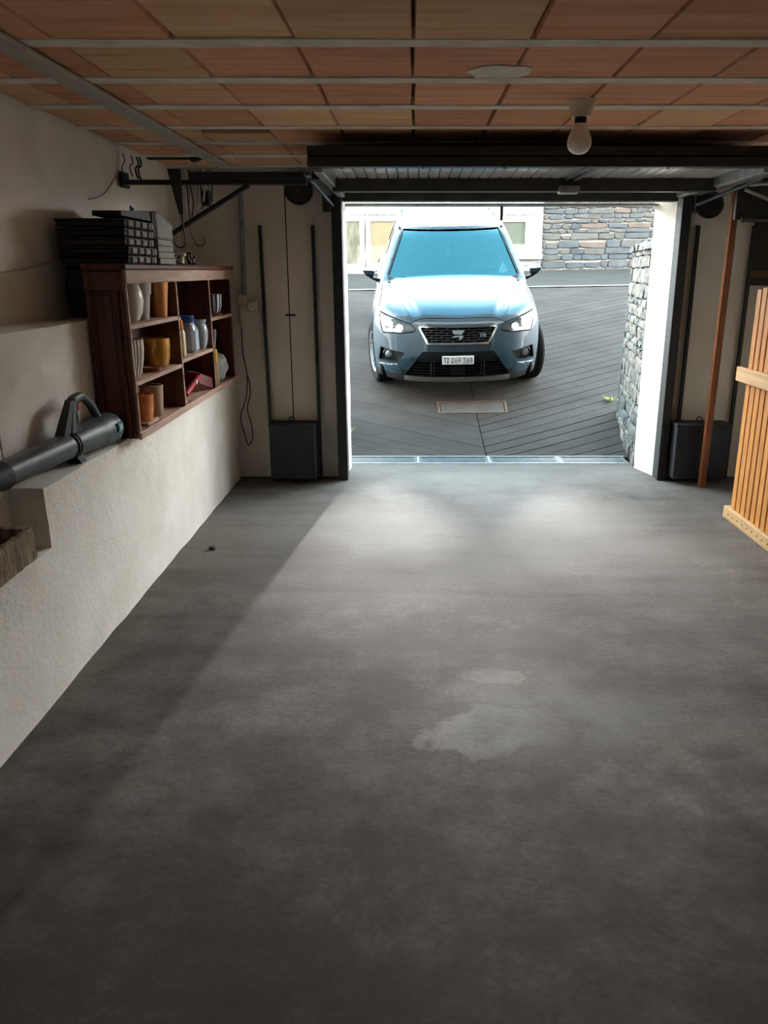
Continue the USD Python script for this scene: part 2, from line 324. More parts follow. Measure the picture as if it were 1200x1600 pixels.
for x in (DX0, DX1 - .05):
    obj('side_rail', box(x, x + .05, 4.33, 6.05, 1.975, 2.03, .004), STEEL_GREY, dr)
lb = obj('lock_rod', [box(.94, .965, 4.34, 5.08, 2.0, 2.012, .002), box(.90, .915, 4.34, 5.08, 2.004, 2.012, .002)], STEEL_DARK, dr)
obj('lock_case', box(.87, .99, 4.98, 5.06, 1.935, 1.98, .008), STEEL_GREY, lb)
obj('pull_handle', [box(.645, .665, 6.10, 6.13, 1.85, 1.97, .003)], STEEL_BLACK, dr)
for k in range(6):
    obj('bolt', lathe([(0, 1.988), (.008, 1.988), (.009, 1.996), (0, 1.996)], 10, (DX0 + .15 + k * .41, 4.29, 0)), STEEL_GREY, dr)

fr = thing('door_frame', 'black steel door posts with the rails that carry the garage door', 'door frame', (.67, 5.75, 0))
obj('post', box(-.545, -.475, 5.70, 5.825, 0, 1.99, .004), STEEL_BLACK, fr)
obj('post', box(1.835, 1.900, 5.70, 5.825, 0, 1.99, .004), STEEL_BLACK, fr)
obj('guide_rail', [box(-.575, -.545, 4.55, 5.72, 1.985, 1.990, .001), box(-.575, -.570, 4.55, 5.72, 1.985, 2.02, .001), box(-.550, -.545, 4.55, 5.72, 1.985, 2.02, .001)], STEEL_GREY, fr)
obj('guide_rail', [box(1.90, 1.93, 4.35, 5.72, 1.985, 1.990, .001), box(1.90, 1.905, 4.35, 5.72, 1.985, 2.02, .001), box(1.925, 1.93, 4.35, 5.72, 1.985, 2.02, .001)], STEEL_GREY, fr)
obj('roller_bracket', box(-.60, -.545, 5.66, 5.72, 1.88, 1.98, .006), STEEL_BLACK, fr); obj('roller_bracket', box(1.905, 1.955, 5.66, 5.72, 1.88, 1.98, .006), STEEL_BLACK, fr)
obj('lever_arm', tube([(-.53, 5.69, 1.92), (-.575, 4.75, 1.995)], .012, 6), STEEL_DARK, fr)
obj('lever_arm', tube([(1.915, 5.69, 1.92), (1.96, 4.75, 1.995)], .012, 6), STEEL_DARK, fr)

sb = thing('support_bar', 'long black steel bar with diagonal brace across the left corner', 'steel bar', (-1.1, 4.7, 1.6))
obj('bar', [box(-1.60, -.58, 4.68, 4.73, 1.955, 1.98, .003), box(-1.22, -.50, 4.66, 4.75, 1.980, 2.018, .003)], STEEL_BLACK, sb)
obj('brace', tube([(-.90, 4.70, 1.955), (-1.595, 4.70, 1.56)], .014, 8), STEEL_BLACK, sb)
obj('wall_plate', box(-1.603, -1.58, 4.66, 4.76, 1.94, 2.02, .003), STEEL_BLACK, sb)
hb = thing('hanger_strap', 'tapered black strap hanging down from the left steel bar', 'strap', (-1.28, 4.62, 1.75))
obj('strap', trimesh.convex.convex_hull([[-1.33, 4.64, 2.03], [-1.26, 4.64, 2.03], [-1.33, 4.66, 2.03], [-1.26, 4.66, 2.03], [-1.285, 4.64, 1.80], [-1.262, 4.64, 1.80], [-1.285, 4.65, 1.80], [-1.262, 4.65, 1.80]]), STEEL_BLACK, hb)
def arc(cx, cz, r, a0, a1, y, n=16): return [(cx + r * math.cos(t), y, cz + r * math.sin(t)) for t in np.radians(np.linspace(a0, a1, n))]
obj('hook', tube([(-1.272, 4.645, 1.81), (-1.268, 4.645, 1.74)] + arc(-1.292, 1.655, .032, 20, -190, 4.645) , .0045, 7), STEEL_BLACK, hb)
h2 = obj('wire_hook', tube(spline([(-1.245, 4.70, 1.955), (-1.243, 4.70, 1.74), (-1.24, 4.70, 1.70), (-1.225, 4.70, 1.660)] , 14).tolist() + arc(-1.196, 1.662, .029, 195, 385, 4.70), .0035, 7), STEEL_DARK, label='thin dark wire hook hanging beside the black strap', cat='hook')
# tangle of wires and cords over the bar in the corner
wi = thing('wire_bundle', 'tangle of pale and dark cords hung over the left steel bar', 'wires', (-1.22, 4.75, 1.75))
for k in range(9):
    x = -1.27 + .018 * k + rng.uniform(-.004, .004); y = 4.76 + rng.uniform(-.02, .02); zb = 1.76 + .1 * rng.random() + (.06 if k > 5 else 0)
    obj('cord', tube(spline([(x, y, 2.04), (x + rng.uniform(-.01, .01), y, 1.96), (x + rng.uniform(-.01, .01), y, 1.87), (x + rng.uniform(-.012, .012), y, zb)], 14), .0035 if k % 3 else .007, 6), [WHITE_PLASTIC, STEEL_GREY, CABLE][k % 3], wi)
obj('clamp', box(-1.185, -1.13, 4.74, 4.80, 1.85, 1.93, .01), CABLE, wi)
wj = thing('cable_end', 'loose dark cables coming through the wall under the ceiling', 'wires', (-1.5, 4.6, 1.95))
for k, (x, z0, z1) in enumerate(((-1.60, 2.12, 1.98), (-1.555, 2.11, 2.0), (-1.51, 2.10, 1.985), (-1.525, 2.10, 1.99))):
    obj('cable', tube(spline([(x, 4.75, z0), (x + .01, 4.74, z0 - .04), (x - .008, 4.74, (z0 + z1) / 2), (x + .006, 4.73, z1)], 12), .003 if k < 2 else .005, 6), CABLE, wj)
obj('cable', tube(spline([(-1.59, 4.60, 2.0), (-1.60, 4.50, 1.93), (-1.595, 4.35, 1.87), (-1.605, 4.2, 1.84)], 16), .0035, 6), STEEL_GREY, wj)

# counterweights, their tracks and pulleys
for side, (x0, x1) in enumerate(((-1.027, -.700), (1.915, 2.30))):
    nm = ('left', 'right')[side]
    xc = (x0 + x1) / 2
    cw = thing('counterweight', f'dark slate-grey counterweight block hanging on the {nm} side of the doorway', 'counterweight', (xc, 5.68, .03))
    obj('block', [box(x0, x1, 5.60, 5.76, .035, .435, .006), box(x0 - .006, x1 + .006, 5.595, 5.765, .425, .443, .004)], SLATE, cw)
    px, pz, pr_ = (-.76, 2.02, .095) if side == 0 else (2.02, 1.925, .085)
    xa = px - pr_ if side == 0 else xc
    obj('eye', tube(arc(xc - .01, .465, .018, -80, 260, 5.68), .004, 6), STEEL_BLACK, cw)
    if side == 0:
        obj('steel_cable', tube([(xa, 5.70, pz), (xa - .002, 5.69, 1.2), (xc + .005, 5.68, .46)], .004, 6), CABLE, cw)
        obj('cable_clip', box(-.885, -.815, 5.685, 5.70, 1.195, 1.21, .002), STEEL_DARK, cw)
    pu = thing('pulley', f'round dark steel cable pulley at the top {nm} of the doorway', 'pulley', (px, 5.72, pz))
    obj('wheel', lathe([(0, -.02), (pr_ * .3, -.02), (pr_ * .35, -.010), (pr_ * .8, -.010), (pr_, -.022), (pr_, -.012), (pr_ * .93, 0), (pr_, .012), (pr_, .022), (pr_ * .8, .012), (pr_ * .3, .02), (0, .02)], 40, (px, 5.70, pz), 'y'), STEEL_BLACK, pu)
    obj('hub', lathe([(0, -.035), (.016, -.035), (.016, .11), (0, .11)], 16, (px, 5.70, pz), 'y'), STEEL_DARK, pu)
    obj('mount_plate', box(px - .03, px + .03, 5.725, 5.825, pz - .02, pz + .06, .004), STEEL_BLACK, pu)
    for j, x in enumerate(((x0 - .022, x1 + .016), (1.975 - .08 + .09, x1 + .075))[side]):
        inner = ('left-hand', 'right-hand')[j]
        obj('guide_track', [box(x - .012, x + .012, 5.775, 5.79, .0, 1.80, .002), box(x - .003, x + .003, 5.79, 5.822, .0, 1.80, .001)], STEEL_BLACK, label=f'narrow black steel track, {inner} one of the pair at the {nm} counterweight', cat='track')
rs = thing('rail_support', 'dark sheet steel carrier with braces beside the right end of the door', 'support', (2.3, 5.2, 1.75))
obj('carrier_panel', box(1.99, XR, 5.16, 5.20, 1.80, 2.13, .004), STEEL_BLACK, rs)
obj('lower_angle', [tube([(2.02, 5.14, 1.80), (XR, 5.02, 1.80)], .018, 6)], STEEL_DARK, rs)
obj('brace', tube([(2.02, 5.13, 1.97), (2.30, 5.12, 1.86)], .012, 6), STEEL_GREY, rs)
obj('upper_angle', tube([(2.04, 5.12, 1.995), (XR, 4.60, 2.0)], .012, 6), STEEL_GREY, rs)

# conduit, junction box, plug and cable on the door wall
obj('conduit_pipe', tube([(-1.17, 5.79, 2.02), (-1.185, 5.79, 1.33)], .016, 12), GALV, label='grey conduit pipe running down the wall beside the shelf', cat='pipe')
so = thing('wall_socket', 'cream surface socket and junction box at the conduit end', 'socket', (-1.17, 5.80, 1.25))
CREAM = mat('cream_plastic', lin(206, 192, 164), rough_=.4)
obj('junction_box', box(-1.235, -1.175, 5.775, 5.825, 1.27, 1.34, .006), CREAM, so)
bx = obj('socket_box', box(-1.17, -1.095, 5.77, 5.825, 1.22, 1.30, .008), CREAM, so)
obj('socket_face', lathe([(0, -.002), (.026, -.002), (.028, .004), (.022, .004), (.020, .012), (0, .012)], 24, (-1.132, 5.767, 1.258), 'y'), WHITE_PLASTIC, bx)
for dx in (-.008, .008): obj('contact', lathe([(0, -.004), (.003, -.004), (.003, .004), (0, .004)], 8, (-1.132 + dx, 5.765, 1.258), 'y'), CABLE, bx)
pgc = thing('plug_cable', 'cream plug with its thin black cable dangling in a loop', 'cable', (-1.22, 5.79, .25))
obj('plug', [lathe([(0, 0), (.012, 0), (.020, .05), (.016, .13), (.012, .15), (0, .15)], 16, (-1.215, 5.79, 1.11)), tube([(-1.215, 5.79, 1.24), (-1.21, 5.79, 1.30)], .006, 8)], CREAM, pgc)
cab = spline([(-1.222, 5.79, 1.11), (-1.222, 5.79, .95), (-1.20, 5.785, .77), (-1.215, 5.785, .62), (-1.265, 5.78, .45), (-1.245, 5.78, .34), (-1.22, 5.785, .25), (-1.185, 5.79, .31), (-1.19, 5.79, .40), (-1.215, 5.79, .52), (-1.185, 5.79, .65), (-1.195, 5.79, .76)], 70)
obj('cable', tube(cab, .0042, 6), CABLE, pgc)

# pole, slatted panel, dark board on the right
obj('wooden_pole', xf(box(-.022, .022, -.022, .022, 0, 2.06, .003), ry=.4, t=(2.105, 5.52, 0)), WOOD_POLE, label='upright reddish-brown square timber pole in front of right counterweight', cat='pole')
sp = thing('slatted_panel', 'pine slatted panel with pale cross battens standing at the right', 'wooden panel', (2.05, 4.2, 0))
obj('base_batten', box(1.985, 2.035, 3.3, 4.80, .0, .075, .004), PINE_PALE, sp)
obj('batten', box(1.975, 2.005, 3.3, 4.83, .86, .945, .004), PINE_PALE, sp)
for k in range(20):
    y = 4.745 - .071 * k
    obj('slat', box(2.008, 2.035 + .006 * (k % 2), y - .061 + rng.uniform(-.002, .002), y, .065, 1.40 + rng.uniform(-.01, .01), .004), PINE, sp)
    obj('nail', lathe([(0, -.002), (.004, -.002), (.004, .004), (0, .004)], 8, (1.984, y - .03, .04), 'x'), STEEL_DARK, sp)
OLIVE = mat('olive_board', lin(44, 42, 30), lin(60, 56, 38), scale=5, rough_=.8)
db = thing('dark_board', 'dark olive board with an ochre band fixed to the wall at the right edge', 'board', (2.5, 5.78, 1.4))
obj('board', box(2.385, XR, 5.775, 5.82, 1.40, 1.86, .004), OLIVE, db)
obj('band', box(2.384, XR, 5.770, 5.78, 1.455, 1.50, .002), mat('ochre_band', lin(96, 82, 44), rough_=.7), db)

# small stone on the floor
obj('pebble', rough(trimesh.creation.icosphere(2, .022), .006, 40).apply_scale((1, 1, .6)).apply_translation((-1.12, 4.18, .008)), SLATE, label='small dark crumb lying on the floor near the left wall', cat='stone')
# ================================================================== SHELF CABINET on the ledge, and what stands in and on it
cb = thing('shelf_cabinet', 'wide dark-stained wooden cabinet with open pigeonhole shelves on the wall ledge', 'shelf', (-1.33, 4.55, .766))
CX0, CX1, CY0, CY1, CZ0, CZ1 = -1.414, -1.236, 3.535, 5.63, .766, 1.53
sd = obj('side_panel', [box(CX0, CX1 - .012, CY0, CY0 + .028, CZ0, CZ1 - .02, .003)], WOOD_DARK, cb)
obj('moulding', [box(CX0, CX1 - .006, CY0 - .016, CY0 + .002, CZ1 - .115, CZ1 - .03, .006), box(CX0 + .004, CX0 + .03, CY0 - .010, CY0 + .002, CZ0 + .03, CZ1 - .11, .004), box(CX1 - .055, CX1 - .035, CY0 - .012, CY0 + .002, CZ0, CZ1 - .11, .005), box(CX1 - .030, CX1 - .012, CY0 - .008, CY0 + .002, CZ0, CZ1 - .03, .004)], WOOD_DARK, sd)
obj('raised_field', box(CX0 + .040, CX1 - .065, CY0 - .006, CY0 + .002, CZ0 + .10, CZ1 - .13, .005), WOOD_DARK, sd)
obj('side_panel', box(CX0, CX1 - .012, CY1 - .026, CY1, CZ0, CZ1 - .02, .003), WOOD_DARK, cb)
obj('top_board', box(CX0 - .0, CX1 + .016, CY0 - .024, CY1 + .012, CZ1 - .026, CZ1, .006), WOOD_DARK, cb)
obj('front_rail', box(CX1 - .012, CX1 + .006, CY0 - .004, CY1, CZ1 - .085, CZ1 - .022, .006), WOOD_SHELF, cb)
obj('base_board', box(CX0, CX1, CY0, CY1, CZ0, CZ0 + .022, .003), WOOD_SHELF, cb)
obj('base_rail', box(CX1 - .004, CX1 + .008, CY0 - .01, CY1 + .004, CZ0 - .004, CZ0 + .030, .004), WOOD_SHELF, cb)
obj('back_panel', box(CX0 + .001, CX0 + .009, CY0 + .02, CY1 - .02, CZ0 + .02, CZ1 - .026), WOOD_BACK, cb)
D1, D2 = 4.30, 4.995
for y in (D1, D2):
    q = obj('divider', box(CX0 + .009, CX1 - .004, y - .008, y + .008, CZ0 + .022, CZ1 - .026), WOOD_DARK, cb)
    obj('edge_band', box(CX1 - .004, CX1 + .001, y - .008, y + .008, CZ0 + .024, CZ1 - .085), WOOD_SHELF, q)  # pale strip: light on the divider edge, put into the colour
obj('edge_band', box(CX1 - .012, CX1 + .001, CY0 + .003, CY0 + .020, CZ0 + .03, CZ1 - .085, .002), WOOD_SHELF, cb)
for y0, y1, z in ((CY0 + .028, D1 - .008, 1.260), (CY0 + .028, D1 - .008, 1.010), (D1 + .008, D2 - .008, 1.030), (D2 + .008, CY1 - .026, 1.210)):
    obj('shelf_board', box(CX0 + .009, CX1 - .002, y0, y1, z - .010, z + .010, .002), WOOD_SHELF, cb)
SZ = dict(a=1.270, b=1.020, c=.788, d=1.040, e=1.220)
def pot(name, label, cat, c, prof, m, inner=True, n=40, extra=None):
    """lathed vessel standing at c; prof: (radius, height) outside; a wall of 4 mm and a hollow inside"""
    pr = list(prof)
    if inner: pr = [(0, 0)] + pr + [(r - .005, z) for r, z in pr[::-1] if z > .012] + [(0, .012)]
    else: pr = [(0, 0)] + pr + [(0, pr[-1][1])]
    t = thing(name, label, cat, c)
    obj('vessel', lathe(pr, n, c), m, t)
    return t
GLAZE_W = mat('white_glaze', lin(206, 200, 188), lin(220, 215, 204), scale=6, rough_=.3, coat=.3)
GREY_W = mat('matt_grey_white', lin(160, 156, 148), lin(176, 172, 164), scale=6, rough_=.7)
COPPER = mat('copper_glaze', lin(176, 112, 62), lin(206, 142, 86), scale=4, rough_=.28, metal=.55)
GOLD = mat('gold_glaze', lin(176, 124, 52), lin(208, 158, 78), scale=4, rough_=.25, metal=.6)
TERRA = mat('terracotta', lin(120, 62, 44), lin(146, 80, 58), scale=8, rough_=.8)
ORANGE = mat('orange_paper', lin(196, 104, 30), lin(226, 138, 52), scale=14, rough_=.35, coat=.6)
BEIGE = mat('beige_card', lin(150, 124, 98), lin(170, 144, 116), scale=8, rough_=.8)
BLUEGREY = mat('blue_grey_glaze', lin(120, 128, 136), lin(148, 154, 160), scale=6, rough_=.3, coat=.3)
RED = mat('red_plastic', lin(150, 24, 34), lin(174, 34, 44), scale=9, rough_=.35)
PX_ = -1.325
pot('vase', 'white egg-shaped vase at the left end of the top shelf', 'vase', (-1.312, 3.765, SZ['a']), [(.028, 0), (.046, .012), (.064, .05), (.071, .095), (.066, .14), (.052, .175), (.036, .192)], GLAZE_W)
pot('planter', 'tall grey-white tapered planter behind the egg-shaped vase', 'pot', (-1.325, 3.945, SZ['a']), [(.046, 0), (.052, .06), (.058, .12), (.064, .121), (.070, .215), (.066, .216)], GREY_W)
pot('copper_pot', 'copper-coloured conical pot on the top shelf', 'pot', (-1.312, 4.215, SZ['a']), [(.038, 0), (.040, .004), (.058, .176), (.056, .18)], COPPER)
rb = thing('ribbed_pot', 'white vertically ribbed pot at the left of the middle shelf', 'pot', (-1.318, 3.72, SZ['b']))
g = np.linspace(0, 2 * np.pi, 97)[:-1]; RR = 1 + .03 * np.cos(g * 24); lv = [(.040, 0), (.050, .02), (.064, .08), (.070, .135), (.068, .175), (.064, .176), (.060, .12), (.05, .03)]
V = np.array([[r * k * math.cos(a) - 1.318, r * k * math.sin(a) + 3.72, z + SZ['b']] for r, z in lv for a, k in zip(g, RR)]); i, j = np.meshgrid(np.arange(len(lv) - 1), np.arange(96), indexing='ij')
Q = np.stack([i * 96 + j, i * 96 + (j + 1) % 96, (i + 1) * 96 + (j + 1) % 96, (i + 1) * 96 + j], -1).reshape(-1, 4)
obj('vessel', trimesh.Trimesh(np.vstack([V, [[-1.318, 3.72, SZ['b']], [-1.318, 3.72, SZ['b'] + .03]]]), np.vstack([Q[:, [0, 1, 2]], Q[:, [0, 2, 3]], [[len(V), (k + 1) % 96, k] for k in range(96)], [[len(V) + 1, 7 * 96 + k, 7 * 96 + (k + 1) % 96] for k in range(96)]]), process=False), GLAZE_W, rb)
pot('saucer', 'brown terracotta saucer on the middle shelf in front of the gold pot', 'saucer', (-1.292, 3.955, SZ['b']), [(.040, 0), (.050, .022), (.048, .024)], TERRA)
pot('gold_pot', 'gold-coloured rounded pot on the middle shelf', 'pot', (-1.322, 4.13, SZ['b']), [(.046, 0), (.058, .010), (.070, .05), (.076, .11), (.075, .148), (.072, .150)], GOLD)
op = pot('orange_pot', 'orange pot wrapped in crinkled clear film on the bottom shelf', 'pot', (-1.312, 3.785, SZ['c'] + .018), [(.054, 0), (.064, .06), (.069, .125), (.065, .127)], ORANGE)
a = np.linspace(0, 2 * np.pi, 60, endpoint=False)
obj('wooden_block', box(-1.37, -1.255, 3.71, 3.88, SZ['c'], SZ['c'] + .017, .003), WOOD_SHELF, label='small wooden block under the orange pot', cat='block')
pot('beige_pot', 'plain beige pot behind the orange one on the bottom shelf', 'pot', (-1.325, 4.02, SZ['c']), [(.046, 0), (.053, .08), (.058, .155), (.054, .157)], BEIGE)
bt = pot('spray_bottle', 'slim cream bottle with an orange neck beside the blue-lidded jar', 'bottle', (-1.29, 4.475, SZ['d']), [(.026, 0), (.030, .01), (.031, .125), (.026, .142)], mat('cream_bottle', lin(226, 208, 170), rough_=.35), inner=False)
obj('neck', lathe([(0, .14), (.023, .14), (.023, .195), (.018, .20), (0, .20)], 24, (-1.29, 4.475, SZ['d'])), mat('orange_cap', lin(214, 112, 26), rough_=.3), bt)
obj('nozzle', lathe([(0, .198), (.014, .198), (.014, .214), (0, .216)], 20, (-1.29, 4.475, SZ['d'])), GREY_W, bt)
JAR = mat('cloudy_plastic', lin(150, 172, 186), lin(176, 194, 204), scale=5, rough_=.25, coat=.4)
jr = thing('storage_jar', 'cloudy square plastic jar with a blue screw lid', 'jar', (-1.305, 4.695, SZ['d']))
obj('jar_body', m3.Manifold.batch_hull([mani(box(-1.358, -1.252, 4.64, 4.75, SZ['d'], SZ['d'] + .150, .02)), mani(lathe([(0, .15), (.036, .15), (.036, .175), (0, .175)], 28, (-1.305, 4.695, SZ['d'])))]), JAR, jr)
ld = [lathe([(0, .172), (.040, .172), (.041, .176), (.040, .212), (0, .214)], 32, (-1.305, 4.695, SZ['d']))] + [xf(box(.038, .043, -.002, .002, .174, .208), rz=k * 15, t=(-1.305, 4.695, SZ['d'])) for k in range(24)]
obj('lid', ld, mat('blue_lid', lin(28, 84, 158), rough_=.4), jr)
pot('grey_vase', 'blue-grey glazed vase with a flared rim beside the jar', 'vase', (-1.296, 4.905, SZ['d']), [(.030, 0), (.038, .01), (.052, .06), (.056, .105), (.049, .14), (.042, .152), (.048, .175), (.046, .178)], BLUEGREY)
br_ = thing('hand_brush', 'red hand brush and dustpan lying in the lower middle compartment', 'brush', (-1.31, 4.70, SZ['c']))
obj('handle', tube(spline([(-1.262, 4.40, SZ['c'] + .050), (-1.265, 4.52, SZ['c'] + .070), (-1.270, 4.66, SZ['c'] + .092), (-1.28, 4.76, SZ['c'] + .100)], 16), [.015] * 6 + [.014] * 5 + [.016] * 5, 12), RED, br_)
obj('ring', tube([(-1.266, 4.60, SZ['c'] + .0825), (-1.268, 4.635, SZ['c'] + .088)], .0168, 12), STEEL_GREY, br_)
obj('dustpan', rough(refine(mani(trimesh.convex.convex_hull([(-1.36, 4.72, SZ['c'] + .02), (-1.27, 4.73, SZ['c'] + .07), (-1.36, 4.78, SZ['c'] + .13), (-1.275, 4.78, SZ['c'] + .12), (-1.38, 4.97, SZ['c'] + .004), (-1.250, 4.97, SZ['c'] + .004), (-1.38, 4.96, SZ['c'] + .12), (-1.252, 4.97, SZ['c'] + .07), (-1.37, 4.74, SZ['c'] + .004)])), .03), .002, 20), mat('dark_red_plastic', lin(96, 16, 26), rough_=.4), br_)
obj('bottle_stopper', lathe([(0, 0), (.016, 0), (.020, .012), (.016, .026), (0, .030)], 20, (-1.258, 4.352, SZ['c'])), RED, label='small dark red stopper lying at the foot of the first divider', cat='stopper')
# mug with vertical blue stripes
mg = thing('striped_mug', 'white mug with dark blue stripes in the upper right compartment', 'mug', (-1.292, 5.315, SZ['e'] + .018))
MUG = usdkit.material(stage, W + '/Looks/blue_stripes', {'tc': ('texture_coordinate', {}), 'm': ('mapping', {'location': (1.305 * 0, 0, 0)}), 's': ('separate_xyz', {}), 'a': ('math', {'math_type': 'arctan2'}), 'k': ('math', {'math_type': 'multiply', 'value2': 11.0}), 'si': ('math', {'math_type': 'sine'}),
        'n': ('noise_texture', {'scale': 40., 'detail': 2.}), 'ad': ('math', {'math_type': 'add'}), 'r': ('rgb_ramp', {'ramp': [(.50, lin(222, 224, 226)), (.62, lin(30, 42, 92))]}), 'p': ('principled_bsdf', {'roughness': .25, 'coat_weight': .3})},
    [('tc.object', 's.vector'), ('s.y', 'a.value1'), ('s.x', 'a.value2'), ('a.value', 'k.value1'), ('k.value', 'si.value1'), ('tc.object', 'n.vector'), ('si.value', 'ad.value1'), ('n.fac', 'ad.value2'), ('ad.value', 'r.fac'), ('r.color', 'p.base_color')], surface='p.BSDF')
obj('vessel', lathe([(0, 0), (.030, 0), (.040, .012), (.050, .045), (.053, .115), (.050, .118), (.047, .05), (.03, .014), (0, .012)], 44, (-1.292, 5.315, SZ['e'] + .018)), MUG, mg)
obj('handle', tube(spline([(-1.292, 5.360, SZ['e'] + .115), (-1.287, 5.397, SZ['e'] + .105), (-1.287, 5.401, SZ['e'] + .075), (-1.292, 5.357, SZ['e'] + .050)], 16), .006, 8), mat('mug_blue', lin(46, 58, 104), rough_=.3), mg)
pot('small_dish', 'small reddish clay dish under the striped mug', 'dish', (-1.292, 5.315, SZ['e']), [(.044, 0), (.052, .014), (.050, .016)], TERRA)
PAPER = mat('grey_bag', lin(140, 140, 138), lin(178, 178, 174), scale=16, rough_=.7, bump=.7, bscale=18, bdist=.02)
bm = trimesh.creation.icosphere(4, 1.0); v = bm.vertices * [.070, .120, .112]; v[:, 2] = np.maximum(v[:, 2], -.075); v[:, 0] *= 1 + .25 * (v[:, 2] / .1); v += .035 * (meshkit.fbm(v * 16, 4, 3)[:, None] - .5) * bm.vertices; bm = trimesh.Trimesh(v + [-1.312, 5.33, SZ['c'] + .084], bm.faces, process=False)
obj('plastic_bag', bm, PAPER, label='crumpled grey plastic bag in the lower right compartment', cat='bag')
pb = thing('paint_brush', 'paint brush with pale handle and yellow ferrule sticking up beside the bag', 'brush', (-1.285, 5.12, SZ['c']))
obj('handle', tube(spline([(-1.268, 5.135, 1.01), (-1.268, 5.16, 1.07), (-1.268, 5.185, 1.14)], 12), np.interp(np.linspace(0, 1, 12), [0, .4, .85, 1], [.008, .009, .013, .008]), 10), GREY_W, pb)
obj('ferrule', box(-1.290, -1.250, 5.105, 5.150, .93, 1.02, .006), mat('yellow_ferrule', lin(206, 160, 52), rough_=.4), pb)
obj('bristles', box(-1.292, -1.248, 5.095, 5.145, SZ['c'], .935, .008), BEIGE, pb)

# ------------------------------------------------------------------ on top of the cabinet: stacked black trays, slabs, clutter
BLK = mat('black_tray', lin(16, 16, 17), lin(26, 26, 27), scale=12, rough_=.55)
GRY = mat('dark_grey_tray', lin(124, 121, 115), lin(146, 142, 136), scale=16, rough_=.7)
place = ('lowest', 'second', 'third', 'fourth', 'uppermost')
for k in range(5):
    z = 1.532 + .0385 * k
    tr = thing('plastic_tray', f'black ribbed plastic tray, {place[k]} of the five stacked on the cabinet', 'tray', (-1.42, 3.8, z), group=None)
    y0 = 3.68 + rng.uniform(-.006, .006); x1 = -1.262 + rng.uniform(-.006, .006)
    obj('shell', [box(-1.565, x1, y0, y0 + .40, z, z + .026, .005)], BLK, tr)
    obj('rim', box(-1.57, x1 + .004, y0 - .004, y0 + .404, z + .024, z + .034, .003), BLK, tr)
    for j in range(4):
        obj('end_lug', box(x1 - .004, x1 + .010, y0 + .03 + .095 * j, y0 + .095 + .095 * j, z + .002, z + .030, .004), GRY, tr)
    obj('latch', box(x1 + .004, x1 + .014, y0 + .335, y0 + .352, z + .004, z + .034, .003), GRY, tr)
for k in range(4):
    z = 1.532 + .030 * k
    obj('grey_slab', box(-1.52, -1.262 + rng.uniform(-.006, .006), 4.135 + rng.uniform(-.006, .006), 4.41 - .008 * k, z, z + .028, .003), GRY, label=f'thin dark grey slab, {("lowest", "second", "third", "uppermost")[k]} of the four beside the black trays', cat='slab')
tp = thing('angled_cover', 'black angled plastic cover with small prongs lying over the stacked trays', 'cover', (-1.42, 3.9, 1.726))
obj('top_plate', trimesh.convex.convex_hull([(-1.43, 3.76, 1.737), (-1.30, 3.76, 1.737), (-1.45, 4.17, 1.732), (-1.275, 4.17, 1.732), (-1.43, 3.76, 1.758), (-1.30, 3.76, 1.758), (-1.45, 4.15, 1.778), (-1.28, 4.15, 1.778)]), BLK, tp)
obj('drop_plate', m3.Manifold.batch_hull([mani(box(-1.44, -1.262, 4.14, 4.20, 1.654, 1.782, .008)), mani(box(-1.44, -1.262, 4.36, 4.41, 1.654, 1.735, .008))]), GRY, tp)
obj('end_plate', box(-1.45, -1.272, 4.112, 4.140, 1.655, 1.775, .004), BLK, tp)
for k in range(4): obj('prong', lathe([(0, 0), (.004, 0), (.0025, .026), (0, .028)], 8, (-1.31 - .012 * k, 3.92 + .05 * k, 1.764)), BLK, tp)
bb = thing('black_bag', 'soft black bag wedged on the upper ledge below the stacked trays', 'bag', (-1.52, 3.78, 1.30))
obj('bag_body', rough(refine(mani(trimesh.convex.convex_hull([(x, y, z) for z, x0, x1, y0, y1 in ((1.297, -1.570, -1.432, 3.74, 3.99), (1.40, -1.578, -1.428, 3.73, 3.99), (1.522, -1.568, -1.440, 3.74, 3.98)) for x in (x0, x1) for y in (y0, y1)])), .03), .007, 14, 5), BLK, bb)
obj('bag_flap', rough(refine(mani(box(-1.56, -1.430, 3.718, 3.738, 1.42, 1.515, .006)), .03), .004, 14, 6), BLK, bb)
ng = thing('hose_fitting', 'dark plastic hose fittings heaped at the right end of the cabinet top', 'fitting', (-1.29, 4.6, 1.53))
for k in range(7):
    c = (-1.270 - rng.uniform(0, .05), 4.47 + .07 * k + rng.uniform(-.01, .01), 1.532)
    r_ = rng.uniform(.012, .019); hgt = rng.uniform(.035, .075)
    f_ = lathe([(0, 0), (r_, 0), (r_, hgt * .3), (r_ * .7, hgt * .4), (r_ * .7, hgt * .7), (r_ * 1.1, hgt * .75), (r_ * .9, hgt), (0, hgt)], 14)
    obj('piece', xf(f_, rx=rng.uniform(-25, 25), ry=rng.uniform(-20, 20), t=np.array(c) + [0, 0, .008]), (BLK, BLK, CREAM, BLK, BLK, mat('plum_plastic', lin(74, 44, 52), rough_=.5), BLK)[k], ng)

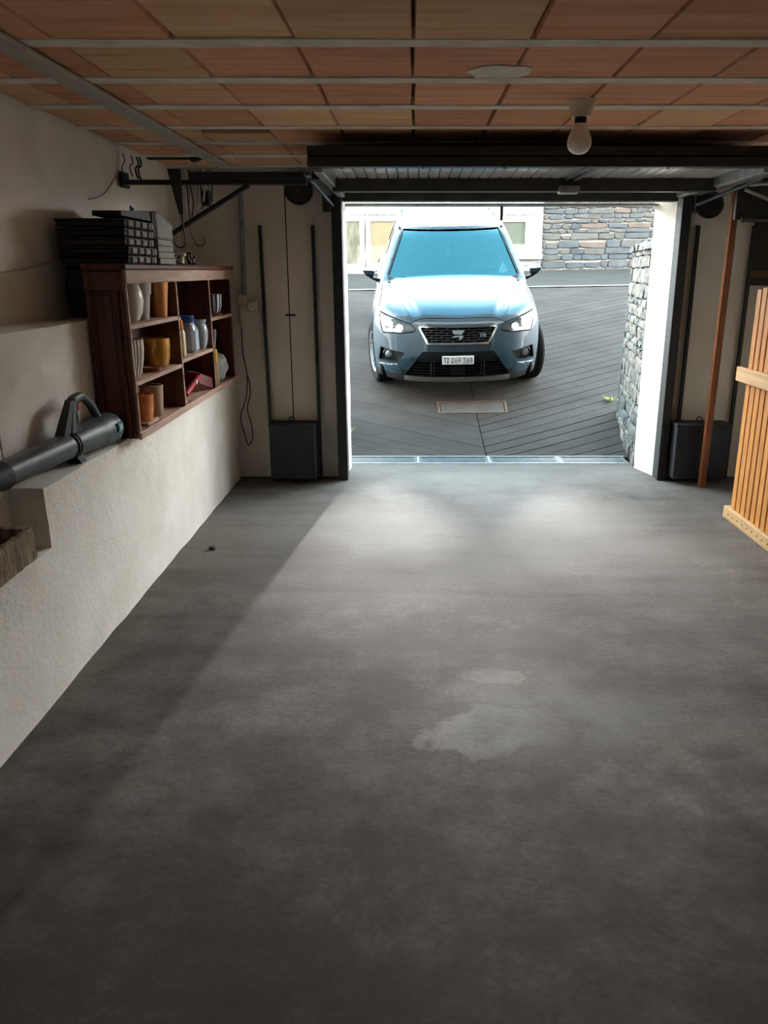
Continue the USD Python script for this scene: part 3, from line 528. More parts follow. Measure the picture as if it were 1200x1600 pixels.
# ------------------------------------------------------------------ leaf blower on the lower ledge
lbw = thing('leaf_blower', 'cordless dark grey leaf blower lying on the lower ledge', 'leaf blower', (-1.35, 3.1, .765))
BODY = mat('blower_grey', lin(52, 60, 64), lin(64, 72, 76), scale=30, rough_=.42)
tipc, rear = np.array([-1.343, 2.36, .862]), np.array([-1.338, 3.465, .838]); ax_ = rear - tipc; LL = np.linalg.norm(ax_); ax_ /= LL
def along(t, dx=0, dz=0): return tipc + ax_ * (t * LL) + np.array([dx, 0, dz])
tb = [along(t) for t in np.linspace(.10, .60, 18)]
obj('blow_tube', tube(tb, np.interp(np.linspace(0, 1, 18), [0, .45, .46, 1], [.046, .044, .047, .050]), 28), BODY, lbw)
obj('nozzle_tip', tube([along(t) for t in np.linspace(0, .12, 8)], np.interp(np.linspace(0, 1, 8), [0, .5, 1], [.036, .042, .050]), 28), BLK, lbw)
obj('collar', [tube([along(.575), along(.583)], .056, 28), tube([along(.592), along(.602)], .057, 28)], BLK, lbw)
obj('motor_housing', tube([along(t) for t in np.linspace(.60, 1.0, 22)], np.interp(np.linspace(0, 1, 22), [0, .2, .5, .62, .9, .96, 1], [.052, .056, .060, .068, .070, .062, .046]), 32), BODY, lbw)
TEAL = mat('teal_badge', lin(24, 128, 136), lin(40, 150, 156), scale=20, rough_=.35)
bd = along(.935)
obj('end_cap', tube([along(.93), along(.985)], [.0715, .062], 32), TEAL, lbw)
obj('badge', xf(box(-.004, .004, -.028, .028, -.020, .020, .003), ry=-6, t=bd + [.070, -.012, .012]), TEAL, lbw)
obj('badge_plate', xf(box(-.001, .002, -.020, .020, -.012, .012, .001), ry=-6, t=bd + [.0745, -.012, .012]), mat('badge_silver', lin(150, 190, 192), rough_=.3), lbw)
hp = spline([along(.60, 0, .045), along(.63, 0, .110), along(.67, 0, .165), along(.73, 0, .172), along(.80, 0, .140), along(.87, 0, .060)], 26)
obj('handle', tube(hp, np.interp(np.linspace(0, 1, 26), [0, .3, .6, 1], [.030, .020, .017, .019]), 14), BODY, lbw)
obj('handle_root', trimesh.convex.convex_hull([along(.52, .02, .03), along(.52, -.02, .03), along(.66, .025, .04), along(.66, -.025, .04), along(.60, .018, .12), along(.60, -.018, .12), along(.645, .016, .17), along(.645, -.016, .17), along(.62, .016, .165)]), BLK, lbw)
obj('handle_trim', tube([along(.655, .024, .040), along(.652, .022, .10), along(.662, .018, .172)], .003, 6), STEEL_GREY, lbw)
obj('trigger', trimesh.convex.convex_hull([along(.70, .008, .150), along(.70, -.008, .150), along(.735, .008, .150), along(.735, -.008, .150), along(.705, .006, .118), along(.705, -.006, .118), along(.72, 0, .122)]), mat('orange_trigger', lin(190, 80, 40), rough_=.4), lbw)
obj('foot', trimesh.convex.convex_hull([along(.60, .02, -.04), along(.60, -.02, -.04), along(.635, .02, -.04), along(.635, -.02, -.04)] + [np.array([-1.345 + a, y, .765]) for a in (-.03, .03) for y in (3.06, 3.11)]), BLK, lbw)

# ------------------------------------------------------------------ stone trough in the low step of the wall
TRO = mat('trough_concrete', lin(112, 96, 76), lin(150, 132, 108), lin(176, 160, 134), scale=18, stretch=(2, 2, .5), rough_=.95, bump=1., bscale=45, bdist=.02)
tg = thing('planter_trough', 'rough concrete planter trough on the low ledge at the left edge', 'planter', (-1.36, 2.1, .546))
tp_ = m3.Manifold.cube([.128, .80, .112]).translate([-.064, -.40, 0]) - m3.Manifold.cube([.090, .74, .1]).translate([-.045, -.37, .03])
obj('trough', xf(rough(refine(tp_, .015), .005, 40, 2), rz=2.0, t=(-1.345, 2.16, .552)), TRO, tg)
obj('soil', xf(rough(refine(m3.Manifold.cube([.094, .745, .05]).translate([-.047, -.3725, .03]), .03), .006, 25, 4), rz=2.0, t=(-1.345, 2.16, .552)), mat('dark_soil', lin(30, 22, 18), lin(52, 40, 32), scale=40, rough_=.95), tg)

# thin cable clipped to the upper wall at the left
obj('wall_cable', tube(spline([(-1.612, 2.70, 1.487), (-1.608, 3.10, 1.490), (-1.610, 3.40, 1.505), (-1.608, 3.66, 1.535), (-1.600, 3.76, 1.545)], 30), .004, 6), CREAM, label='thin pale cable sagging along the left wall towards the stacked trays', cat='cable')

# ================================================================== OUTSIDE: drain, driveway, retaining walls, road, house
_pf = PchipInterpolator([6.0, 6.2, 6.5, 7.2, 8.0, 8.8, 11.3, 13.0, 13.5, 15.5, 17.6], [-.01, -.01, -.01, .07, .205, .354, .823, 1.14, 1.215, 1.36, 1.465])
def gz(x, y): return _pf(np.clip(y, 6.0, 17.6)) + .0165 * (np.asarray(x) - .47) * np.clip((np.asarray(y) - 6.5) / 2.0, 0, 1)

dn = thing('drain_channel', 'grey metal drain grating across the driveway at the doorway', 'drain', (.63, 6.37, -.03))
obj('frame', [box(-.545, 1.80, 6.24, 6.262, -.05, .004, .002), box(-.545, 1.80, 6.488, 6.51, -.05, .002, .002), box(-.545, 1.80, 6.26, 6.49, -.06, -.045)], GALV, dn)
xs = [-.53, .055, .645, 1.225, 1.79]
for k in range(4):
    a, b = xs[k] + .012, xs[k + 1] - .012
    obj('grate', [box(a, b, 6.268 + .0267 * j, 6.268 + .0267 * j + .020, -.03, -.004, .002) for j in range(8)] + [box(a, a + .02, 6.266, 6.484, -.028, -.002), box(b - .02, b, 6.266, 6.484, -.028, -.002)], mat('grate_iron', lin(62, 70, 73), lin(80, 87, 89), scale=15, rough_=.5, metal=.4) if k == 0 else W + '/Looks/grate_iron', dn)
    if k: obj('joint_clip', box(xs[k] - .010, xs[k] + .010, 6.264, 6.486, -.03, .001, .002), GALV, dn)

PAVE = mat('driveway_concrete', lin(52, 48, 44), lin(58, 54, 50), lin(64, 60, 55), scale=1.6, rough_=.8, bump=.7, bscale=30, bdist=.012, vary=.07, spec=.08)
PAVE_BASE = mat('driveway_joint', lin(30, 28, 27), rough_=.95)
dw = thing('driveway', 'sloping driveway of grooved grey concrete rising to the road', None, (.6, 8, 0), kind='structure')
area = Polygon([(-.62, 6.512), (1.86, 6.512), (2.14, 7.80), (2.7, 8.0), (5.5, 8.3), (5.5, 13.5), (-4.5, 13.5), (-4.5, 8.3), (-1.3, 8.0), (-.95, 7.80)])
hole = Polygon([(.255, 8.06), (.973, 8.06), (.957, 7.722), (.263, 7.722)])
def drape(poly, dz, th, seg=.25):
    m = tm(refine(prism(poly, -th, 0), seg)); v = np.array(m.vertices); v[:, 2] += gz(v[:, 0], v[:, 1]) + dz; m.vertices = v; return m
obj('bed', drape(area, -.016, .1, .3), PAVE_BASE, dw)
seam = .64
for sgn in (1, -1):
    half = area.intersection(sbox(seam + .004, 0, 9, 20) if sgn > 0 else sbox(-9, 0, seam - .004, 20)).difference(hole.buffer(.004))
    y = 6.50 - .66 * 5.2; k = 0
    while y < 13.5:
        w = .18 + rng.uniform(-.008, .008); g = .006 if sgn > 0 else .0018
        far = 9.0
        band = Polygon([(seam, y + g), (seam + sgn * far, y + .66 * far + g), (seam + sgn * far, y + .66 * far + w - g), (seam, y + w - g)])
        for part in getattr(band.intersection(half), 'geoms', [band.intersection(half)]):
            if part.area > .01: obj('concrete_strip', drape(part, rng.uniform(-.001, .001), .03, .3), PAVE, dw, smooth=False)
        y += w
mh = thing('manhole_cover', 'rectangular rusty inspection cover set in the driveway before the car', 'manhole cover', (.61, 7.89, .17))
RUST = mat('rusty_iron', lin(78, 52, 34), lin(86, 68, 52), lin(92, 80, 68), scale=7, rough_=.75, bump=.3, bscale=60)
obj('frame', drape(hole.difference(hole.buffer(-.028, join_style=2)), .003, .03), RUST, mh)
obj('cover', drape(hole.buffer(-.034, join_style=2), 0, .03, .1), mat('cover_plate', lin(60, 55, 48), lin(74, 68, 60), scale=6, rough_=.7, bump=.3), mh)

ASPH = mat('asphalt', lin(52, 51, 49), lin(60, 58, 55), scale=2.5, rough_=.95, spec=.08, bump=.4, bscale=80)
gx, gy = np.meshgrid(np.linspace(-14, 14, 57), np.linspace(13.5, 17.9, 10), indexing='ij')
def road_z(x, y): return gz(np.clip(x, -5, 6), y)
def grid_mesh(X, Y, Z):
    n, m_ = X.shape; i, j = np.meshgrid(np.arange(n - 1), np.arange(m_ - 1), indexing='ij')
    return trimesh.Trimesh(np.stack([X, Y, Z], -1).reshape(-1, 3), np.stack([i * m_ + j, (i + 1) * m_ + j, (i + 1) * m_ + j + 1, i * m_ + j + 1], -1).reshape(-1, 4)[:, [0, 1, 2, 0, 2, 3]].reshape(-1, 3), process=False)
def slab(X, Y, Z, t):
    a = grid_mesh(X, Y, Z); b = a.copy(); b.apply_translation((0, 0, -t)); b.invert(); return [a, b]
obj('road', slab(gx, gy, road_z(gx, gy) + .004, .2), ASPH, label='grey asphalt village road at the top of the driveway', kind='structure')
obj('kerb_strip', slab(*np.meshgrid(np.linspace(-4.5, 5.5, 41), np.linspace(13.42, 13.56, 2), indexing='ij'), gz(*np.meshgrid(np.linspace(-4.5, 5.5, 41), np.linspace(13.42, 13.56, 2), indexing='ij')) + .012, .1), mat('kerb_concrete', lin(82, 79, 74), lin(94, 91, 85), scale=6, rough_=.9), label='pale concrete edge between driveway and road', kind='structure')
SOIL = mat('garden_ground', lin(70, 74, 48), lin(96, 100, 62), scale=4, rough_=.95)
obj('garden_terrace', [prism(Polygon([(1.98, 6.1), (7, 6.1), (7, 7.72), (2.25, 7.72)]), -.2, 1.66), prism(Polygon([(-1.2, 6.1), (-7, 6.1), (-7, 7.72), (-1.32, 7.72)]), -.2, 1.66)], SOIL, kind='structure', label='raised garden ground behind the retaining walls', smooth=False)
obj('wall_retaining', [rough(refine(prism(Polygon([(-.60, 6.1), (-.95, 7.76), (-1.32, 7.76), (-1.2, 6.1)]), -.2, 1.72), .1), .01, 4)], OUT_PLASTER, kind='structure', label='plain rendered retaining wall on the left of the driveway')

STONES = [mat('schist_%s' % n, lin(*a), lin(*b), lin(*c), scale=7, stretch=(1, 1, 3), rough_=.85, bump=.6, bscale=22, bdist=.02, vary=.15, spec=.2) for n, a, b, c in
          (('grey', (78, 79, 76), (98, 99, 95), (118, 118, 113)), ('pale', (100, 98, 91), (120, 118, 110), (138, 134, 126)), ('blue', (72, 77, 79), (90, 95, 97), (108, 112, 113)))]
rw = thing('stone_wall', 'rough dry-stone retaining wall along the right of the driveway', 'stone wall', (1.9, 6.9, 0))
A_, B_ = np.array([1.775, 6.11]), np.array([2.03, 7.74]); D_ = (B_ - A_); LW = np.linalg.norm(D_); D_ /= LW; N_ = np.array([-D_[1], D_[0]])
def rw_pt(a, h, d):
    # the wall leans back a little
    q = A_ + D_ * a - N_ * (h - .3) * .035 + N_ * d; return [q[0], q[1], h]
core = trimesh.convex.convex_hull([rw_pt(a, h, d) for a in (-.02, LW) for h in (-.1, 1.66) for d in (-.02, -.24)])
obj('core', core, mat('wall_joint', lin(70, 70, 66), lin(96, 94, 88), scale=10, rough_=.95), rw)
h = .0; r2 = np.random.default_rng(21)
while h < 1.66:
    hh = r2.uniform(.055, .135); hh = min(hh, 1.70 - h)
    a = -.02 - r2.uniform(0, .1)
    while a < LW - .01:
        w = r2.uniform(.09, .30); a1 = min(a + w, LW + r2.uniform(0, .02)); 
        if a1 - max(a, -.02) > .03:
            a0 = max(a, -.02); g = .006
            pts = []
            dp = r2.uniform(-.004, .016); 
            for u in (0, 1):
                for v in (0, 1):
                    aa, zz = (a0 + g, a1 - g)[u], (h + g, h + hh - g)[v]
                    pts.append(rw_pt(aa + r2.uniform(-.006, .006), zz + r2.uniform(-.006, .006), -.08))
                    pts.append(rw_pt(aa + r2.uniform(-.006, .006), zz + r2.uniform(-.008, .008), dp * .3 + r2.uniform(-.012, .008)))
            for _ in range(7):
                pts.append(rw_pt(r2.uniform(a0 + .02, max(a0 + .021, a1 - .02)), r2.uniform(h + .012, h + hh - .012), dp + r2.uniform(-.008, .006)))
            if np.mean([q[2] for q in pts]) > float(gz(A_[0] + D_[0] * a0, A_[1] + D_[1] * a0)) - .03:
                obj('stone', trimesh.convex.convex_hull(np.array(pts)), STONES[r2.choice(3, p=(.5, .38, .12))], rw, smooth=False)
        a += w
    h += hh
a = -.02
while a < LW:                               # cap stones
    w = r2.uniform(.18, .34); a1 = min(a + w, LW + .03)
    obj('cap_stone', rough(trimesh.convex.convex_hull([rw_pt(x, z, d) for x in (a + .005, a1 - .005) for z in (1.665, 1.72 + r2.uniform(-.012, .015)) for d in (.03 + r2.uniform(-.01, .02), -.26)]), .01, 9), STONES[0], rw, smooth=False); a += w
# return of the wall at its far end
for k in range(9):
    z0 = .12 + k * .175
    for j in range(3):
        x0 = 2.04 + (z0) * .035 + j * .33
        obj('stone', rough(box(x0 + .006, x0 + .325, 7.6, 7.765 + r2.uniform(-.01, .015), z0 + .005, z0 + .168, .02), .008, 9), STONES[r2.integers(0, 2)], rw, smooth=False)

# weeds at the foot of the walls
LEAF = mat('weed_leaf', lin(84, 112, 50), lin(132, 152, 66), scale=9, rough_=.6)
LEAF_Y = mat('yellow_leaf', lin(150, 160, 58), lin(186, 186, 84), scale=9, rough_=.6)
def weed(cx, cy, n, L, m_, label):
    z = float(gz(cx, cy)); ms = []
    for k in range(n):
        a = rng.uniform(0, 2 * np.pi); l = L * rng.uniform(.5, 1.1); lean = rng.uniform(.25, .8)
        d = np.array([math.cos(a), math.sin(a), 0]); s_ = np.array([-d[1], d[0], 0])
        b = np.array([cx, cy, z - .01]) + rng.uniform(-.03, .03, 3) * [1, 1, 0]; pts = []
        for t in np.linspace(0, 1, 6): 
            c = b + d * l * lean * t ** 1.5 + np.array([0, 0, l * (t - .35 * t * t)]); w_ = .010 * math.sin(min(1, t + .15) * math.pi) + .0015
            pts += [c - s_ * w_, c + s_ * w_ + [0, 0, .001], c + [0, 0, .004]]
        ms.append(trimesh.Trimesh(pts, [f for i in range(5) for q in (0, 1, 2) for f in ([3 * i + q, 3 * i + (q + 1) % 3, 3 * i + 3 + (q + 1) % 3], [3 * i + q, 3 * i + 3 + (q + 1) % 3, 3 * i + 3 + q])], process=False))
    obj('weed', ms, m_, label=label, cat='weed')
weed(-.575, 6.72, 16, .13, LEAF, 'tuft of green weeds at the left end of the drain')
weed(-.60, 7.05, 12, .15, LEAF, 'green weeds on the left edge of the driveway, just above the drain')
weed(2.03, 8.02, 10, .10, LEAF_Y, 'small yellow-green weed at the foot of the stone wall')

# the house across the road
HY = 17.55
hs = thing('house', 'stone house across the road with white-framed windows', 'house', (1, 19, 1.3))
HST = mat('house_stone_far', lin(90, 92, 90), lin(112, 112, 109), lin(130, 128, 123), scale=5, stretch=(1, 1, 2.2), rough_=.9, bump=.5, bscale=8)
MORT2 = mat('house_mortar', lin(112, 108, 101), lin(126, 121, 113), scale=8, rough_=.95)
obj('wall', [box(-9, 2.75, HY + .02, HY + 7, .8, 4.1), box(2.75, 9, HY + .03, HY + 7, .8, 4.1)], MORT2, hs)
r3 = np.random.default_rng(33)
HS = [mat('house_stone_%s' % n, lin(*a), lin(*b), scale=6, rough_=.85, bump=.5, bscale=20, vary=.16, spec=.2) for n, a, b in (('blue', (58, 62, 65), (70, 74, 76)), ('grey', (64, 65, 63), (78, 78, 75)), ('warm', (76, 68, 62), (86, 78, 71)))]
def house_stones(x0, x1, z0, z1, limit=300):
    z, n = z0, 0
    while z < z1:
        hh = r3.uniform(.07, .17); x = x0 - r3.uniform(0, .2)
        while x < x1:
            w = r3.choice([r3.uniform(.10, .24), r3.uniform(.24, .42), r3.uniform(.4, .62)]); a, b = max(x, x0), min(x + w, x1)
            if b - a > .06 and n < limit:
                g = r3.uniform(.004, .015); dz = .0165 * ((a + b) / 2 - .47); o = r3.uniform(.003, .016)
                zz0, zz1 = z + dz + g, z + hh + dz - g * .6
                if r3.random() < .25 and hh > .13: zz1 -= r3.uniform(.02, .04)
                j = lambda s=.022: r3.uniform(-s, s)
                c = .014
                pts = [[X + j(), HY + .04, Z_ + j(.012)] for X in (a + g, b - g) for Z_ in (zz0, zz1)] + [[X + j(), HY - o + j(.005) , Z_ + j(.012)] for X in (a + g + c, b - g - c) for Z_ in (zz0 + c, zz1 - c)]
                pts += [[(a + b) / 2, HY - o - .006, zz1 - c * .5 + j(.006)], [(a + b) / 2 + j(.03), HY - o - .006, zz0 + c * .5 + j(.006)], [a + g + j(.006), HY - o * .5, (zz0 + zz1) / 2], [b - g + j(.006), HY - o * .5, (zz0 + zz1) / 2]]
                obj('stone', trimesh.convex.convex_hull(np.array(pts)), HS[r3.choice(3, p=(.5, .38, .12))], hs, smooth=False); n += 1
            x += w
        z += hh
house_stones(2.76, 6.4, 1.38, 3.2)
obj('upper_stonework', [box(2.75, 9, HY - .012, HY + .05, 3.2, 4.0), box(6.42, 9, HY - .012, HY + .05, 1.2, 3.2), box(-9, -2.5, HY - .012, HY + .05, .9, 4.0), box(-2.5, 2.75, HY - .012, HY + .05, 3.15, 4.0)], HST, hs)
obj('plinth', box(2.72, 9, HY - .05, HY + .05, 1.2, 1.40, .01), HST, hs)
SURR = mat('white_render', lin(214, 216, 216), lin(226, 227, 226), scale=5, rough_=.85)
FRAME = mat('white_window_frame', lin(196, 198, 198), rough_=.35)
WGLASS = usdkit.material(stage, W + '/Looks/window_glass', {'t': ('transparent_bsdf', {'color': (.9, .92, .92)}), 'gl': ('glossy_bsdf', {'color': (1, 1, 1), 'roughness': .01}), 'g': ('geometry', {}), 'io': ('mix_float', {'a': 1.5, 'b': 1 / 1.5, 'use_clamp': False}), 'f': ('fresnel', {}), 'm': ('mix_closure', {})},
                         [('g.backfacing', 'io.fac'), ('io.result', 'f.IOR'), ('f.fac', 'm.fac'), ('t.BSDF', 'm.closure1'), ('gl.BSDF', 'm.closure2')], surface='m.closure')
CURT = mat('cream_blind', lin(132, 114, 84), lin(146, 128, 98), scale=2, rough_=.9)
DIM = mat('dim_interior', lin(86, 88, 78), lin(100, 102, 88), scale=2, rough_=.9)
SIDE_CURTAIN = mat('net_curtain', lin(96, 88, 72), lin(132, 124, 106), scale=5, stretch=(1.5, 1, .7), rough_=.9)
def frame_poly(x0, x1, z0, z1, w): return sbox(x0, z0, x1, z1).difference(sbox(x0 + w, z0 + w, x1 - w, z1 - w))
# left window: wide white surround, two casements
sr = obj('window_surround', prism(sbox(-2.5, 1.44, .98, 3.15).difference(sbox(-2.06, 1.52, .12, 2.62)), HY - .06, HY + .03, 'y'), SURR, hs, label='wide white surround of the left window')
obj('window_recess', [box(-2.06, .12, HY + .016, HY + .022, 1.52, 2.62)], DIM, hs)
for k, (x0, x1) in enumerate(((-2.04, -.985), (-.965, .10))):
    fr_ = obj('window_frame', [prism(frame_poly(x0, x1, 1.53, 2.60, .085), HY - .045, HY + .0, 'y'), prism(frame_poly(x0 + .075, x1 - .075, 1.605, 2.525, .03), HY - .03, HY + .004, 'y')], FRAME, hs)
    obj('blind', box(x0 + .09, x1 - .09, HY + .004, HY + .010, 1.64, 2.5), SIDE_CURTAIN if k == 0 else CURT, fr_)
    obj('pane', box(x0 + .09, x1 - .09, HY - .016, HY - .012, 1.62, 2.51), WGLASS, fr_)
obj('window_surround', prism(sbox(.98, 1.82, 2.74, 3.15).difference(sbox(1.12, 1.90, 2.52, 2.62)), HY - .06, HY + .03, 'y'), SURR, hs, label='white surround of the small right window')
obj('window_sill', box(1.0, 2.76, HY - .10, HY + .03, 1.73, 1.82, .008), mat('grey_sill', lin(140, 146, 148), rough_=.8), hs)
obj('window_recess', [box(1.12, 2.52, HY + .016, HY + .022, 1.90, 2.62)], DIM, hs)
fr_ = obj('window_frame', [prism(frame_poly(1.13, 2.51, 1.91, 2.60, .10), HY - .045, HY + .0, 'y'), prism(frame_poly(1.22, 2.42, 2.0, 2.51, .03), HY - .03, HY + .004, 'y')], FRAME, hs)
obj('blind', box(1.24, 2.40, HY + .004, HY + .010, 2.02, 2.49), DIM, fr_)
obj('pane', box(1.24, 2.40, HY - .016, HY - .012, 2.02, 2.49), WGLASS, fr_)
obj('plinth', box(.98, 2.74, HY - .03, HY + .03, 1.1, 1.74), HST, hs)
obj('roof', [prism(Polygon([(HY - .5, 3.95), (HY + 3.5, 5.4), (HY + 7.5, 3.95), (HY + 7.5, 4.1), (HY + 3.5, 5.6), (HY - .5, 4.1)]), -9.4, 9.4, 'x')], mat('roof_slate', lin(70, 70, 72), lin(96, 95, 94), scale=8, rough_=.8), hs)

# ================================================================== THE CAR (own frame: x right as seen, y back from the bumper, z up)
CAR_M = np.array([[.99985634, .00198525, -.01683338, .46650985], [-.00504582, .98295391, -.18378289, 7.96110687], [.01618159, .18384143, .98282271, .19763198], [0, 0, 0, 1]])
car = thing('car', 'dark blue-grey compact SUV with lit headlights facing the garage', 'car', mat4=CAR_M)
PAINT = usdkit.material(stage, W + '/Looks/car_paint', {'p': ('principled_bsdf', {'base_color': lin(9, 40, 52), 'metallic': .2, 'roughness': .38, 'coat_weight': 1.0, 'coat_roughness': .03, 'coat_ior': 1.5})}, surface='p.BSDF')
TRIM = mat('car_black_plastic', lin(16, 17, 18), lin(22, 23, 24), scale=40, rough_=.6, spec=.2)
GLOSS = mat('car_gloss_black', lin(9, 11, 13), rough_=.3, spec=.25)
BARM = mat('grille_bar', lin(46, 48, 48), rough_=.35, spec=.3)
CHROME = mat('chrome_trim', lin(205, 212, 216), rough_=.14, metal=1.0)
SILVER = mat('silver_skid', lin(118, 117, 112), rough_=.45, metal=.6)
INNER = mat('car_interior', lin(62, 66, 68), lin(74, 78, 80), scale=20, rough_=.8)
VOIDM = mat('grille_void', lin(3, 3, 4), rough_=.95, spec=.1)
RUBBER = mat('tyre_rubber', lin(9, 9, 10), lin(15, 15, 15), scale=30, rough_=.9, spec=.12)
ALLOY = mat('wheel_alloy', lin(176, 180, 182), rough_=.3, metal=.8)
LEDM = usdkit.material(stage, W + '/Looks/led_strip', {'e': ('emission', {'color': (.92, .97, 1.0), 'strength': 1.3})}, surface='e.emission')
LEDC = usdkit.material(stage, W + '/Looks/led_projector', {'e': ('emission', {'color': (1.0, .98, .92), 'strength': .6})}, surface='e.emission')
def tint_glass(name, col, ior=1.5, gc=(1, 1, 1)):
    return usdkit.material(stage, f'{W}/Looks/{name}', {'t': ('transparent_bsdf', {'color': col}), 'gl': ('glossy_bsdf', {'color': gc, 'roughness': .01}), 'g': ('geometry', {}), 'io': ('mix_float', {'a': ior, 'b': 1 / ior, 'use_clamp': False}), 'f': ('fresnel', {}), 'm': ('mix_closure', {})},
                           [('g.backfacing', 'io.fac'), ('io.result', 'f.IOR'), ('f.fac', 'm.fac'), ('t.BSDF', 'm.closure1'), ('gl.BSDF', 'm.closure2')], surface='m.closure')
WSG = tint_glass('windscreen_glass', (.34, .50, .52), 1.7, (.55, .95, .95))
SIDEG = tint_glass('side_glass', (.5, .55, .56), 1.6)
LENS = tint_glass('lamp_lens', (.95, .97, .98), 1.5)

PI_ = PchipInterpolator
_SH = PI_([.15, .22, .35, .5, .62, .76, .84, .90, .97, 1.05, 1.3], [.14, .07, .02, 0, .01, .035, .07, .12, .24, .5, 1.5])
_HC = PI_([-.3, 0, .08, .3, .65, 1.05, 1.4, 3.9, 4.2], [.80, .84, .868, .935, 1.0, 1.05, 1.06, 1.04, .95])
def sstep(a, b, x): t = np.clip((x - a) / (b - a), 0, 1); return t * t * (3 - 2 * t)
def body_f(P, off=0.):
    x, s, h = np.abs(P[:, 0]), P[:, 1], P[:, 2]
    front = _SH(np.clip(h, .15, 1.3)) + .05 * np.minimum(x / .5, 1.8) ** 2 + .34 * (x / .88) ** 4.5
    side = .885 - .075 * np.clip((h - .60) / .42, 0, 2) ** 2 - .03 * np.clip((.6 - h) / .4, 0, 2) ** 2 - .09 * sstep(3.3, 4.2, s) - .034 * sstep(1.05, .45, s) + .012 * np.exp(-((h - .80) / .05) ** 2) * sstep(.6, 1.2, s)
    w = .34 + .30 * np.clip((s - .08) / .95, 0, 1)
    top = _HC(np.clip(s, -.3, 4.2)) - .022 * (x / .6) ** 2 - .16 * np.clip((x - .70) / .16, 0, 2) ** 2 + (.034 * sstep(.05, -.03, x - w) + .013 * np.exp(-((x - w - .115) / .020) ** 2)) * sstep(.02, .2, s) * sstep(1.25, 1.0, s)
    rear = 4.13 - .35 * (x / .88) ** 4 - .25 * np.clip((h - .8) / .3, 0, 2) ** 2
    F = np.stack([x - side, h - top, (front - s) * .9, s - rear, .20 - h], 0) - off
    k = .016
    mx = F.max(0); return mx + k * np.log(np.exp((F - mx) / k).sum(0)) - .006
def cabin_f(P, off=0.):
    x, s, h = np.abs(P[:, 0]), P[:, 1], P[:, 2]
    ws = (1.00 + (h - 1.03) * 1.78 + .10 * (x / .6) ** 2 - s) * .49
    side = .80 - .38 * (h - 1.0) - .25 * np.clip(h - 1.38, 0, 1) ** 2
    roof = PI_([.5, 1.6, 1.8, 2.3, 3.0, 3.6, 4.3], [1.40, 1.455, 1.482, 1.533, 1.53, 1.48, 1.38])(np.clip(s, .5, 4.3)) - .045 * (x / .55) ** 2
    rear = (s - (3.98 - .62 * (h - 1.0) - .12 * (x / .6) ** 2)) * .85
    F = np.stack([ws, x - side, h - roof, rear, .96 - h], 0) - off
    k = .024; mx = F.max(0); return mx + k * np.log(np.exp((F - mx) / k).sum(0)) - .006
def star(f, lo, hi, clo, chi, L, off=0.):
    m = m3.Manifold.cube([b - a for a, b in zip(lo, hi)]).translate(lo).refine_to_length(L)
    def warp(v):
        v = np.asarray(v, float); c = np.clip(v, clo, chi); d = v - c; d /= np.linalg.norm(d, axis=1, keepdims=True) + 1e-12
        a, b = np.zeros(len(v)), np.full(len(v), 2.4)
        for _ in range(34):
            t = (a + b) / 2; ins = f(c + d * t[:, None], off) < 0; a = np.where(ins, t, a); b = np.where(ins, b, t)
        return c + d * a[:, None]
    return m.warp_batch(warp)
BLO, BHI, BC0, BC1 = (-.9, -.02, .18), (.9, 4.15, 1.08), (-.35, .75, .55), (.35, 3.6, .72)
bod = lambda off, L=.032: star(body_f, BLO, BHI, BC0, BC1, L, off)
CLO, CHI, CC0, CC1 = (-.82, 1.0, .95), (.82, 4.0, 1.55), (-.25, 1.95, 1.16), (.25, 3.1, 1.26)
cbn = lambda off, L=.026: star(cabin_f, CLO, CHI, CC0, CC1, L, off)
B0, B1, B2, B3, B4 = bod(0, .025), bod(-.022, .028), bod(-.050, .05), bod(-.062, .05), bod(.008)
C0, C1, C2, C3 = cbn(0, .017), cbn(-.035), cbn(-.006), cbn(-.012)
shell = B0 - B1
fprism = lambda poly, s0=-.3, s1=.95: prism(poly, s0, s1, 'y')
def sym(pts): return Polygon(list(pts) + [(-x, h) for x, h in pts[::-1]])
def rnd(p, r):
    q = p.buffer(-r).buffer(2 * r).buffer(-r)
    return q if q.geom_type == 'Polygon' and q.area > .8 * p.area else p
mirx = lambda pts: [(-x, h) for x, h in pts]
def CO(name, m, mt, par=None, **k): return obj(name, m, mt, par or car, smooth=k.pop('smooth', 32), **k)

GR = rnd(sym([(.372, .780), (.289, .640)]), .012); GRO = rnd(sym([(.398, .792), (.304, .621)]), .016)
INT = rnd(sym([(.350, .548), (.532, .288)]), .012)
HLP = [(.775, .865), (.62, .838), (.46, .803), (.418, .765), (.424, .736), (.56, .708), (.65, .70), (.745, .681), (.766, .76)]
FOGP = [(.772, .534), (.535, .523), (.605, .425), (.800, .385)]
sides = ((1, HLP, FOGP), (-1, mirx(HLP), mirx(FOGP)))
HL = {s: rnd(Polygon(h), .010) for s, h, g in sides}; FG = {s: rnd(Polygon(g), .010) for s, h, g in sides}
arch = lambda s0, r: m3.Manifold.cylinder(3, r, r, 64).rotate([0, 90, 0]).translate([-1.5, s0, .335]) - m3.Manifold.cube([1.16, 6, 3], True).translate([0, 2, 0])
AR = arch(.86, .372) + arch(3.425, .372)
rest = shell - AR - prism(rnd(Polygon([(-.70, 1.10), (.70, 1.10), (.70, 3.85), (-.70, 3.85)]), .05), .93, 1.3)
for s in (1, -1): rest = rest - fprism(HL[s].buffer(.004)) - fprism(FG[s])
rest = rest - fprism(GRO) - fprism(INT)
